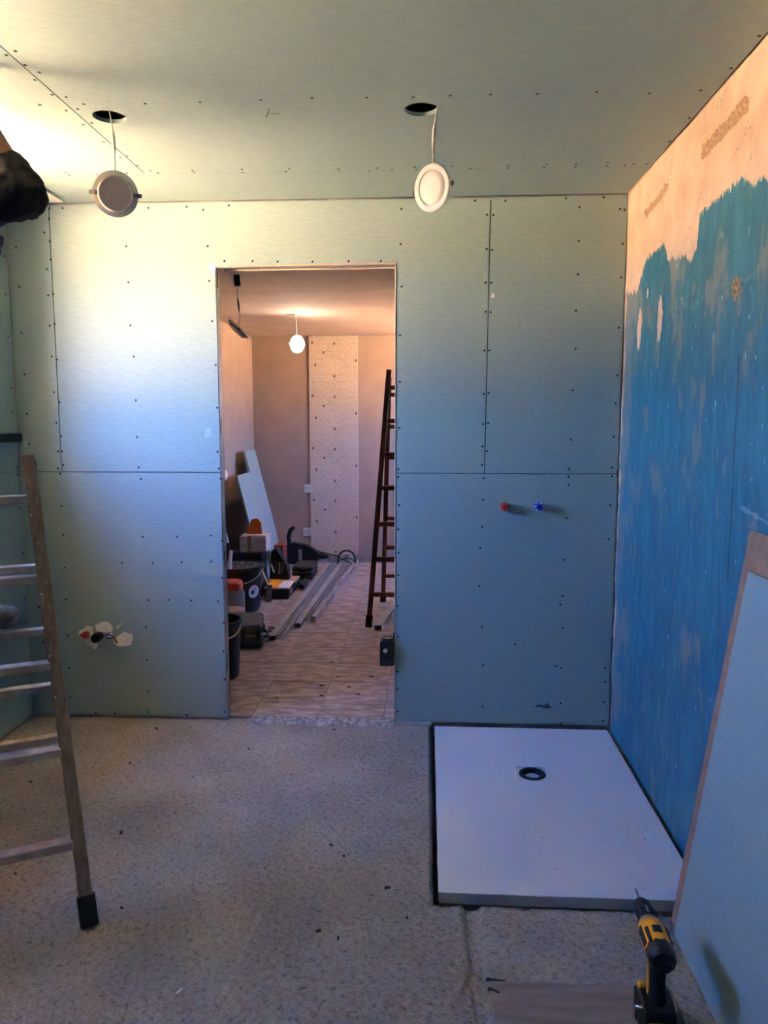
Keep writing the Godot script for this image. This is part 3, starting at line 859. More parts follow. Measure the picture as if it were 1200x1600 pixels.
func build_far_room():
	var fl := struct("floor_001", "mottled beige stone-look floor tiles beyond the doorway")
	var st := mb()
	span(st, Vector3(-2.2, -0.3, Z2 - 0.2), Vector3(1.3, -0.006, ZB - 0.055))
	part(fl, "grout_bed", st, M.grout)
	var ts := 0.325
	var base := bx(Vector3(ts - 0.004, 0.008, ts - 0.004), Transform3D.IDENTITY, 0.0015)
	base.generate_normals()
	var tile_mesh := base.commit()
	var rng := RandomNumberGenerator.new()
	rng.seed = 7
	for i in range(-4, 5):
		for j in range(0, 13):
			var x: float = -0.53 + ts * (i + 0.5)
			var z: float = -3.725 - ts * (j + 0.5)
			if x - ts / 2 > X2R or x + ts / 2 < X2L - 0.1: continue
			var o := part(fl, "tile", tile_mesh, M.tiles[rng.randi() % 3])
			o.position = Vector3(x, -0.004 + rng.randf_range(-0.0006, 0.0006), z)
	# the first row is cut at the threshold
	for i in range(-4, 5):
		var o := part(fl, "tile", bx(Vector3(ts - 0.004, 0.008, 0.196), Transform3D.IDENTITY, 0.0015), M.tiles[(i + 8) % 3])
		o.position = Vector3(-0.53 + ts * (i + 0.5), -0.004, -3.725 + 0.1)
	# crumbly mortar at the threshold
	var tr := struct("trim_1", "crumbly pale mortar strip along the threshold")
	var tn := fnl(91, 1.0, 4)
	var sill := grid_mesh(110, 8, func(i, j):
		var x: float = DX0 + 0.12 + (DX1 - DX0 - 0.12) * i / 110
		var t: float = j / 8.0
		var y := 0.008 + 0.010 * tn.get_noise_2d(x * 26, t * 4) if j > 0 and j < 8 else -0.012
		return Vector3(x, y, ZB - 0.055 + 0.085 * t + 0.008 * tn.get_noise_2d(x * 18, 9.0)))
	part(tr, "mortar", sill, M.filler_grey)

	var wf := struct("wall_far", "far wall of the room beyond the doorway")
	st = mb()
	span(st, Vector3(-2.2, -0.3, Z2 - 0.2), Vector3(1.3, 2.75, Z2))
	part(wf, "plaster", st, M.far_wall)
	var pm := QuadMesh.new()
	pm.size = Vector2(0.49, 2.22)
	st = bx(Vector3(0.492, 2.222, 0.012), T(Vector3(-0.953, 1.195, Z2 + 0.006)), 0.001)
	part(wf, "paper_backing", st, M.white)
	var po := part(wf, "wallpaper_strip", pm, M.paper, "strip of whitewashed plank wallpaper")
	po.position = Vector3(-0.953, 1.195, Z2 + 0.0126)
	for k in 9:
		var o := part(wf, "skirting_tile", bx(Vector3(0.32, 0.085, 0.011), T(Vector3(-1.62 + 0.325 * k, 0.0425, Z2 + 0.0186 if k in [1, 2] else Z2 + 0.0056)), 0.0015), M.tiles[k % 3])
		o.set_meta("kind", "structure")
	var wl := struct("wall_left_001", "left wall of the room beyond the doorway")
	st = mb()
	span(st, Vector3(-2.2, -0.3, Z2), Vector3(X2L, 2.75, ZB2))
	part(wl, "plaster", st, M.far_wall)
	# right wall with a window
	var wr := struct("wall_right_001", "right wall of the room beyond the doorway, with a window")
	st = mb()
	var a0 := -7.1
	var a1 := -6.4
	span(st, Vector3(X2R, -0.3, Z2 - 0.2), Vector3(1.2, 1.2, ZB2))
	span(st, Vector3(X2R, 2.1, Z2 - 0.2), Vector3(1.2, 2.75, ZB2))
	span(st, Vector3(X2R, 1.2, Z2 - 0.2), Vector3(1.2, 2.1, a0))
	span(st, Vector3(X2R, 1.2, a1), Vector3(1.2, 2.1, ZB2))
	part(wr, "plaster", st, M.far_wall)
	var w2 := struct("window_2", "window in the right wall of the far room")
	st = mb()
	for q in [[a0, 1.2, a0 + 0.05, 2.1], [a1 - 0.05, 1.2, a1, 2.1], [a0, 1.2, a1, 1.25], [a0, 2.05, a1, 2.1]]:
		span(st, Vector3(1.12, q[1], q[0]), Vector3(1.17, q[3], q[2]), 0.003)
	part(w2, "window_frame", st, M.white)
	# ceiling, two boards and a lamp hole
	var ce := struct("ceiling_001", "pale ceiling of the room beyond the doorway")
	var cb := func(poly: Array):
		var s := mb()
		for pl in poly:
			prism(s, pl, 0.02, Transform3D(Basis(Vector3(1, 0, 0), Vector3(0, 0, 1), Vector3(0, 1, 0)), Vector3(0, H2, 0)))
		part(ce, "board", s, M.far_ceiling)
	cb.call([rect(X2L, -5.148, -0.86, ZB2 - 0.001)])
	cb.call([rect(-0.857, -5.148, X2R, ZB2 - 0.001)])
	var hc := Vector2(-1.122, -6.24)
	var f2 := [Vector2(X2L, Z2), Vector2(X2R, Z2), Vector2(X2R, hc.y)]
	f2.append_array(arc(hc, 0.05, 0.0, -PI, 12))
	f2.append(Vector2(X2L, hc.y))
	var n2 := [Vector2(X2L, hc.y)]
	n2.append_array(arc(hc, 0.05, PI, 0.0, 12))
	n2.append_array([Vector2(X2R, hc.y), Vector2(X2R, -5.152), Vector2(X2L, -5.152)])
	cb.call([f2, n2])

# ------------------------------------------------------------------ fittings
# a round LED downlight; local y is the way its face looks
func make_downlight(called: String, label: String, c: Vector3, look: Vector3, cord: Array, glow := false, group := "") -> Node3D:
	var t := thing(called, label, "lamp", c, 0.0, group)
	var xf := along(Vector3.ZERO, look.normalized(), Vector3.UP)
	var st := mb()
	lathe(st, [Vector2(0.0525, 0.004), Vector2(0.0535, 0.0075), Vector2(0.068, 0.0075), Vector2(0.0725, 0.004), Vector2(0.0725, 0.001), Vector2(0.069, 0.0), Vector2(0.0525, 0.0)], 40, xf)
	part(t, "rim", st, M.lamp_white)
	st = mb()
	lathe(st, [Vector2(0.0, 0.0062), Vector2(0.03, 0.0058), Vector2(0.0525, 0.0045), Vector2(0.0525, 0.001)], 40, xf, true)
	part(t, "diffuser", st, M.lamp_on if glow else M.diffuser)
	st = mb()
	lathe(st, [Vector2(0.058, 0.0), Vector2(0.056, -0.012), Vector2(0.052, -0.015), Vector2(0.05, -0.013), Vector2(0.0, -0.013)], 36, xf)
	var hs := part(t, "housing", st, M.lamp_back)
	for s in [-1.0, 1.0]:
		st = mb()
		cbox(st, Vector3(0.016, 0.004, 0.014), xf * T(Vector3(s * 0.058, -0.009, 0)), 0.001)
		cbox(st, Vector3(0.022, 0.0016, 0.013), xf * T(Vector3(s * 0.073, -0.004, 0), Vector3(0, 0, s * 0.4)), 0.0005)
		part(hs, "spring_clip", st, M.clip)
	st = mb()
	var pts := []
	for p in cord: pts.append(p - c)
	tube(st, pts, 0.0022, 6)
	part(t, "cord", st, M.lamp_white)
	return t

func connector(t: Node3D, a: Vector3, b: Vector3):
	var st := mb()
	var p := t.position
	tube(st, [a - p, a.lerp(b, 0.15) - p, a.lerp(b, 0.5) - p, a.lerp(b, 0.85) - p, b - p], [0.003, 0.0052, 0.0068, 0.0055, 0.003], 8)
	part(t, "connector", st, M.lamp_white)

func build_fittings():
	var t := make_downlight("downlight", "white round downlight hanging face-out on its cord, near the middle of the ceiling", Vector3(0.012, 2.172, -2.50), Vector3(-0.62, -0.10, 0.78),
		[Vector3(-0.01, 2.52, -2.53), Vector3(0.018, 2.45, -2.525), Vector3(0.024, 2.42, -2.515), Vector3(0.016, 2.36, -2.505), Vector3(0.012, 2.29, -2.50), Vector3(0.014, 2.243, -2.498)])
	connector(t, Vector3(0.016, 2.367, -2.506), Vector3(0.012, 2.291, -2.50))
	t = make_downlight("downlight", "round downlight hanging turned to show its grey back, near the raised arm", Vector3(-1.040, 2.188, -2.56), Vector3(-0.34, 0.22, -0.90),
		[Vector3(-1.055, 2.53, -2.55), Vector3(-1.046, 2.45, -2.55), Vector3(-1.041, 2.40, -2.556), Vector3(-1.038, 2.33, -2.56), Vector3(-1.036, 2.27, -2.555), Vector3(-1.034, 2.21, -2.548)])
	connector(t, Vector3(-1.040, 2.388, -2.557), Vector3(-1.0375, 2.318, -2.56))
	# far room: one lit, one dark
	t = make_downlight("downlight", "small lit downlight glowing beyond the doorway", Vector3(-1.063, 2.072, -6.2), Vector3(0.70, -0.12, 0.70),
		[Vector3(-1.09, 2.40, -6.24), Vector3(-1.08, 2.32, -6.23), Vector3(-1.067, 2.25, -6.21), Vector3(-1.064, 2.14, -6.2)], true)
	var li := OmniLight3D.new()
	li.name = "downlight_glow"
	li.light_color = Color(1.0, 0.93, 0.84)
	li.light_energy = 0.006
	li.light_size = 0.05
	li.omni_range = 12.0
	li.omni_attenuation = 2.0
	li.shadow_enabled = true
	t.add_child(li)
	li.position = Vector3(0.70, -0.12, 0.70).normalized() * 0.07
	var zc := -4.3
	t = make_downlight("downlight", "dark downlight hanging edge-on below its driver box beyond the doorway", Vector3(-1.072, 1.957, zc), Vector3(0.62, 0.74, -0.22),
		[Vector3(-1.070, 2.314, zc), Vector3(-1.070, 2.24, zc), Vector3(-1.071, 2.15, zc), Vector3(-1.064, 2.08, zc), Vector3(-1.058, 2.02, zc - 0.004), Vector3(-1.066, 1.965, zc - 0.006)])
	var st := mb()
	cbox(st, Vector3(0.034, 0.062, 0.026), T(Vector3(0.001, 0.27, 0), Vector3(0, 0.3, 0.08)), 0.003)
	part(t, "driver_box", st, M.dark_grey, "small dark driver box on the cord")
	st = mb()
	tube(st, [Vector3(0.002, 0.17, 0), Vector3(0.006, 0.14, 0), Vector3(0.009, 0.10, 0)], [0.003, 0.006, 0.003], 7)
	part(t, "connector", st, M.dark_grey)
	# capped water pipes in the wall
	for q in [["red", 0.355, M.red, M.red_pale, 1.0515], ["blue", 0.510, M.blue, M.blue_pale, 1.0545]]:
		t = thing("pipe_plug", "%s plastic plug sticking out of the wall above the shower tray" % q[0], "plug", Vector3(q[1], q[4], ZB))
		var xf := Transform3D(Basis(Vector3.RIGHT, Vector3(0, 0, 1), Vector3.DOWN), Vector3.ZERO)
		st = mb()
		lathe(st, [Vector2(0.0, -0.002), Vector2(0.019, -0.002), Vector2(0.019, 0.012), Vector2(0.015, 0.014), Vector2(0.0145, 0.044), Vector2(0.0, 0.044)], 20, xf)
		part(t, "body", st, q[2])
		st = mb()
		lathe(st, [Vector2(0.0, 0.0445), Vector2(0.0125, 0.0445), Vector2(0.0125, 0.052), Vector2(0.008, 0.052), Vector2(0.0075, 0.047), Vector2(0.0, 0.047)], 6, xf)
		part(t, "hex_head", st, q[2])
		st = mb()
		for k in 6:
			var a := TAU * k / 6
			cbox(st, Vector3(0.007, 0.010, 0.03), T(Vector3(cos(a) * 0.0165, sin(a) * 0.0165, 0.028), Vector3(0, 0, a - PI / 2)), 0.001)
		part(t, "rib", st, q[3])
	# pipe ends low on the left, set in filler
	var px := func(zx: float, zy: float) -> Vector2: return Vector2(-1.58 + (zx - 490.0) / 2935.0, 0.411 - (zy - 393.0) / 2972.0)
	var fp := func(pts: Array, h: float) -> SurfaceTool:
		var s := mb()
		var poly := []
		for p in pts: poly.append(px.call(p[0], p[1]))
		prism(s, poly, h, T(Vector3(0, 0, ZB)))
		return s
	t = thing("filler_patch", "ragged white filler round the pipe ends low on the left of the back wall", "filler", Vector3.ZERO)
	part(t, "smear", fp.call([[200, 330], [260, 300], [330, 250], [400, 270], [410, 330], [400, 420], [480, 470], [440, 600], [400, 590], [300, 500], [260, 440], [200, 400]], 0.003), M.filler)
	part(t, "smear", fp.call([[440, 240], [490, 215], [560, 185], [640, 190], [690, 265], [685, 330], [600, 345], [460, 330]], 0.0035), M.filler)
	part(t, "smear", fp.call([[690, 450], [790, 370], [850, 330], [975, 365], [980, 420], [945, 520], [860, 545], [760, 540], [700, 500]], 0.003), M.filler)
	part(t, "smear", fp.call([[740, 275], [845, 185], [850, 192], [760, 285]], 0.0015), M.filler)
	var c: Vector2 = px.call(310, 375)
	t = thing("pipe_plug", "red plug on a pipe end in white filler, low on the left", "plug", Vector3(c.x, c.y, ZB))
	var zf := Transform3D(Basis(Vector3.RIGHT, Vector3(0, 0, 1), Vector3.DOWN), Vector3.ZERO)
	st = mb()
	lathe(st, [Vector2(0.0, 0.0), Vector2(0.017, 0.0), Vector2(0.017, 0.022), Vector2(0.013, 0.026), Vector2(0.0, 0.026)], 16, zf)
	part(t, "body", st, M.red)
	st = mb()
	cbox(st, Vector3(0.05, 0.012, 0.008), T(Vector3(0.004, 0.001, 0.03), Vector3(0, 0, -0.1)), 0.002)
	part(t, "wing", st, M.red)
	c = px.call(490, 398)
	t = thing("drain_pipe", "black open drain pipe end between the red and blue pipes", "pipe", Vector3(c.x, c.y, ZB))
	st = mb()
	lathe(st, [Vector2(0.0, 0.004), Vector2(0.0185, 0.004), Vector2(0.0185, 0.045), Vector2(0.0225, 0.045), Vector2(0.0225, -0.002)], 24, zf)
	part(t, "pipe", st, M.black)
	c = px.call(660, 385)
	t = thing("pipe_plug", "blue loop plug on a pipe end beside the black drain", "plug", Vector3(c.x, c.y, ZB))
	st = mb()
	var ring := []
	for k in 19: ring.append(Vector3(cos(TAU * k / 18) * 0.019, sin(TAU * k / 18) * 0.0095, 0.02 + 0.006 * cos(TAU * k / 18)))
	tube(st, ring, 0.0035, 6, false)
	part(t, "loop", st, M.blue)
	st = mb()
	lathe(st, [Vector2(0.0, 0.0), Vector2(0.011, 0.0), Vector2(0.011, 0.018), Vector2(0.0, 0.018)], 14, zf)
	part(t, "body", st, M.filler)
	st = mb()
	bar(st, Vector3(0.018, 0.006, 0.02), Vector3(0.034, -0.034, 0.012), 0.012, 0.008)
	part(t, "strap", st, M.brown_paper)
	# flat white offcut in the corner of the ceiling
	st = mb()
	prism(st, [Vector2(-1.90, -3.06), Vector2(-1.632, -3.06), Vector2(-1.632, -3.425), Vector2(-1.90, -3.425)], -0.010, Transform3D(Basis(Vector3(1, 0, 0), Vector3(0, 0, 1), Vector3(0, 1, 0)), Vector3(0, HC - 0.0005, 0)))
	solo("ceiling_panel", st, M.white, "pointed white panel on the ceiling behind the raised elbow", "panel")
	# laser level clamped to the right door jamb
	t = thing("laser_level", "black boxy laser level clamped low on the right door jamb", "laser level", Vector3(DX1, 0.295, ZB - 0.01))
	st = mb()
	prism(st, rrect(0.066, 0.118, 0.008), 0.075, T(Vector3(-0.036, 0.059, -0.035)))
	part(t, "body", st, M.black)
	st = mb()
	prism(st, rrect(0.05, 0.012, 0.004), 0.05, T(Vector3(-0.034, 0.124, -0.022)))
	part(t, "top_cap", st, M.dark_grey)
	st = mb()
	lathe(st, [Vector2(0.0, 0.0), Vector2(0.011, 0.0), Vector2(0.011, 0.004), Vector2(0.0, 0.005)], 16, Transform3D(Basis(Vector3.RIGHT, Vector3(0, 0, 1), Vector3.DOWN), Vector3(-0.043, 0.075, 0.04)))
	part(t, "lens", st, M.chrome)
	for k in 3:
		st = mb()
		cbox(st, Vector3(0.006, 0.03, 0.004), T(Vector3(-0.024 + 0.008 * k - 0.004, 0.085, 0.041)), 0.001)
		part(t, "fin", st, M.dark_grey)
	st = mb()
	cbox(st, Vector3(0.05, 0.02, 0.002), T(Vector3(-0.036, 0.02, 0.041)), 0.0006)
	part(t, "label_plate", st, M.dark_grey)
	st = mb()
	bar(st, Vector3(-0.004, 0.09, 0.0), Vector3(-0.004, 0.155, 0.0), 0.006, 0.03)
	part(t, "bracket", st, M.black_gloss)

# ------------------------------------------------------------------ the wooden stepladder
func ladder_frame(t: Node3D, top: Vector3, foot: Vector3, rd: Vector3, wide_top: float, wide_foot: float, cd: Vector3, fr: Array, mat_stile: Material, sw: float, sd: float, rw: float, rh: float, fh: float):
	var p := t.position
	for s in 2:
		var a: Vector3 = top + rd * (wide_top if s == 1 else 0.0) - p
		var b: Vector3 = foot + rd * (wide_foot if s == 1 else 0.0) - p
		var st := mb()
		bar(st, a, b.lerp(a, 0.006), sw, sd, cd)
		var so := part(t, "stile", st, mat_stile)
		st = mb()
		var d: Vector3 = (a - b).normalized()
		var xf := along(b, a, cd)
		xf.origin = b + d * (fh / 2 + 0.001)
		cbox(st, Vector3(sw + 0.012, fh, sd + 0.012), xf, 0.004)
		var o := part(so, "rubber_foot", st, M.rubber)
		o.set_meta("label", "black rubber foot")
	for f in fr:
		var a: Vector3 = top.lerp(foot, f) - p
		var w: float = lerpf(wide_top, wide_foot, f)
		var st := mb()
		bar(st, a + rd * (sw * 0.4), a + rd * (w - sw * 0.4), rw, rh, Vector3.UP, 0.003)
		part(t, "rung", st, M.rung if mat_stile == M.wood else mat_stile)

func build_ladder():
	var F := Vector3(-0.957, 0.0, -1.96)
	var B := Vector3(-1.415, 0.0, -2.795)
	var tp := Vector3(-1.27, 1.329, -2.34)
	var rd := Vector3(-0.877, 0, 0.48)
	var cd := Vector3(0.48, 0, 0.877)
	var t := thing("stepladder", "paint-splashed wooden stepladder standing at the left edge", "ladder", Vector3(-1.25, 0, -2.3))
	ladder_frame(t, tp + cd * 0.018, F, rd, 0.34, 0.50, cd, [0.10, 0.28, 0.468, 0.648, 0.834], M.wood, 0.038, 0.026, 0.042, 0.026, 0.085)
	ladder_frame(t, tp - cd * 0.018 + Vector3(0, -0.04, 0), B, rd, 0.34, 0.48, cd, [0.085, 0.27, 0.46, 0.64, 0.82], M.wood, 0.036, 0.024, 0.040, 0.026, 0.08)
	for s in 2:
		var st := mb()
		var q: Vector3 = tp + rd * (0.34 * s - 0.021 + 0.042 * s) - t.position
		bar(st, q + Vector3(0, -0.02, 0) + cd * 0.02, q + Vector3(0, -0.16, 0) + cd * 0.035, 0.004, 0.022, cd)
		bar(st, q + Vector3(0, -0.02, 0) - cd * 0.012, q + Vector3(0, -0.16, 0) - cd * 0.05, 0.004, 0.022, cd)
		part(t, "hinge", st, M.dark_grey, "dark steel hinge")
	var rng := RandomNumberGenerator.new()
	rng.seed = 3
	var sp := mb()
	var p := t.position
	for k in 18:
		var f := 0.06 + 0.5 * k / 18.0 + rng.randf_range(-0.01, 0.01)
		var c: Vector3 = (tp + cd * 0.018).lerp(F, f) - p + cd * 0.0132 + rd * rng.randf_range(-0.014, 0.014)
		var xf := along(c, (tp - p), cd)
		var rr := rng.randf_range(0.0014, 0.0038)
		var ring := []
		for a in 7: ring.append(xf * Vector3(cos(a * TAU / 7) * rr * rng.randf_range(0.6, 1.5), sin(a * TAU / 7) * rr * rng.randf_range(0.7, 2.0), 0.0006))
		face(sp, ring, cd)
	var o := part(t, "paint_splashes", sp, M.filler, "pale paint splashes on the stile")
	o.set_meta("kind", "stuff")

# ------------------------------------------------------------------ bodies as smooth fields meshed with surface nets
# prims: [a, b, ra, rb]; wrinkle: [noise, amount]
func net(prims: Array, cell: float, k: float, wrinkle = null, cut = null) -> Array:
	var lo := Vector3(1e9, 1e9, 1e9)
	var hi := -lo
	for p in prims:
		var r: float = maxf(p[2], p[3]) + cell * 3
		for q in 2:
			lo = lo.min(p[q] - Vector3(r, r, r))
			hi = hi.max(p[q] + Vector3(r, r, r))
	var n := Vector3i(((hi - lo) / cell).ceil()) + Vector3i.ONE
	var fld := PackedFloat32Array()
	fld.resize(n.x * n.y * n.z)
	fld.fill(1.0)
	var pad := k + cell * 2.5
	for p in prims:
		var a: Vector3 = p[0]
		var b: Vector3 = p[1]
		var ra: float = p[2]
		var rb: float = p[3]
		var ab := b - a
		var l2 := maxf(ab.length_squared(), 1e-9)
		var m := maxf(ra, rb) + pad
		var i0 := Vector3i(((a.min(b) - Vector3(m, m, m) - lo) / cell).floor()).max(Vector3i.ZERO)
		var i1 := Vector3i(((a.max(b) + Vector3(m, m, m) - lo) / cell).ceil()).min(n - Vector3i.ONE)
		for z in range(i0.z, i1.z + 1):
			for y in range(i0.y, i1.y + 1):
				var row := (z * n.y + y) * n.x
				for x in range(i0.x, i1.x + 1):
					var q := lo + Vector3(x, y, z) * cell
					var t := clampf((q - a).dot(ab) / l2, 0.0, 1.0)
					var d := q.distance_to(a + ab * t) - (ra + (rb - ra) * t)
					if d > pad: continue
					var o := fld[row + x]
					var h := maxf(k - absf(o - d), 0.0) / k
					fld[row + x] = minf(o, d) - h * h * k * 0.25
	if wrinkle != null or cut != null:
		for z in n.z:
			for y in n.y:
				var row := (z * n.y + y) * n.x
				for x in n.x:
					if fld[row + x] > cell * 3: continue
					var q := lo + Vector3(x, y, z) * cell
					if wrinkle != null: fld[row + x] += wrinkle[1] * wrinkle[0].get_noise_3dv(q * wrinkle[2])
					if cut != null:
						for pl in cut: fld[row + x] = maxf(fld[row + x], pl[0].dot(q) - pl[1])
	var vs := PackedVector3Array()
	var at := PackedInt32Array()
	at.resize(n.x * n.y * n.z)
	at.fill(-1)
	var off := [0, 1, n.x, n.x + 1, n.x * n.y, n.x * n.y + 1, n.x * n.y + n.x, n.x * n.y + n.x + 1]
	var edges := [[0, 1], [2, 3], [4, 5], [6, 7], [0, 2], [1, 3], [4, 6], [5, 7], [0, 4], [1, 5], [2, 6], [3, 7]]
	for z in n.z - 1:
		for y in n.y - 1:
			var row := (z * n.y + y) * n.x
			for x in n.x - 1:
				var c := row + x
				var f0 := fld[c]
				if f0 > cell * 2.5 or f0 < -cell * 2.5: continue
				var mask := 0
				for q in 8:
					if fld[c + off[q]] < 0.0: mask |= 1 << q
				if mask == 0 or mask == 255: continue
				var sum := Vector3.ZERO
				var cnt := 0
				for e in edges:
					var d0: float = fld[c + off[e[0]]]
					var d1: float = fld[c + off[e[1]]]
					if (d0 < 0.0) == (d1 < 0.0): continue
					var t := d0 / (d0 - d1)
					var p0 := Vector3(e[0] & 1, (e[0] >> 1) & 1, e[0] >> 2)
					var p1 := Vector3(e[1] & 1, (e[1] >> 1) & 1, e[1] >> 2)
					sum += p0.lerp(p1, t)
					cnt += 1
				at[c] = vs.size()
				vs.append(lo + (Vector3(x, y, z) + sum / cnt) * cell)
	var idx := PackedInt32Array()
	var st := [1, n.x, n.x * n.y]
	for z in range(1, n.z - 1):
		for y in range(1, n.y - 1):
			var row := (z * n.y + y) * n.x
			for x in range(1, n.x - 1):
				var c := row + x
				if at[c] < 0: continue
				var neg := fld[c] < 0.0
				for a in 3:
					if (fld[c + st[a]] < 0.0) == neg: continue
					var u: int = st[(a + 1) % 3]
					var w: int = st[(a + 2) % 3]
					var q0 := at[c]
					var q1 := at[c - u]
					var q2 := at[c - u - w]
					var q3 := at[c - w]
					if q0 < 0 or q1 < 0 or q2 < 0 or q3 < 0: continue
					if neg: idx.append_array([q0, q2, q1, q0, q3, q2])
					else: idx.append_array([q0, q1, q2, q0, q2, q3])
	return [vs, idx]

func net_mesh(parts: Array) -> ArrayMesh:
	var vs := PackedVector3Array()
	var idx := PackedInt32Array()
	for p in parts:
		var base := vs.size()
		vs.append_array(p[0])
		for i in p[1]: idx.append(i + base)
	var no := PackedVector3Array()
	no.resize(vs.size())
	for k in range(0, idx.size(), 3):
		var p := vs[idx[k]]
		var nn := (vs[idx[k + 2]] - p).cross(vs[idx[k + 1]] - p)
		for q in 3: no[idx[k + q]] += nn
	for k in no.size(): no[k] = no[k].normalized()
	var ar := []
	ar.resize(Mesh.ARRAY_MAX)
	ar[Mesh.ARRAY_VERTEX] = vs
	ar[Mesh.ARRAY_NORMAL] = no
	ar[Mesh.ARRAY_INDEX] = idx
	var me := ArrayMesh.new()
	me.add_surface_from_arrays(Mesh.PRIMITIVE_TRIANGLES, ar)
	return me

func grow(prims: Array, by: float) -> Array:
	var o := []
	for p in prims: o.append([p[0], p[1], p[2] + by, p[3] + by])
	return o

func hand_prims(wrist: Vector3, dir: Vector3, palm_out: Vector3, thumb_side: Vector3, curl: float) -> Array:
	var d := dir.normalized()
	var po := (palm_out - d * palm_out.dot(d)).normalized()
	var th := (thumb_side - d * thumb_side.dot(d) - po * thumb_side.dot(po)).normalized()
	var o := [[wrist, wrist + d * 0.03, 0.024, 0.024]]
	for s in 4:
		var root := wrist + d * 0.085 + th * (0.030 - 0.020 * s)
		o.append([wrist + d * 0.02 + th * (0.014 - 0.010 * s), root, 0.017, 0.0125])
		var ln: float = [0.068, 0.076, 0.070, 0.055][s]
		var p := root
		var a := 0.0
		for j in 3:
			a += curl * [0.6, 1.0, 0.8][j]
			var q: Vector3 = p + (d * cos(a) + po * sin(a)) * ln * [0.45, 0.32, 0.23][j]
			o.append([p, q, [0.0095, 0.009, 0.0083][j], [0.009, 0.0083, 0.007][j]])
			p = q
	var t0 := wrist + d * 0.022 + th * 0.024
	var t1 := t0 + (th * 0.75 + d * 0.55 + po * 0.35).normalized() * 0.042
	var t2 := t1 + (th * 0.35 + d * 0.75 + po * 0.5).normalized() * 0.032
	var t3 := t2 + (d * 0.8 + po * 0.55).normalized() * 0.024
	o.append_array([[t0, t1, 0.015, 0.0115], [t1, t2, 0.0112, 0.0098], [t2, t3, 0.0098, 0.0078]])
	return o

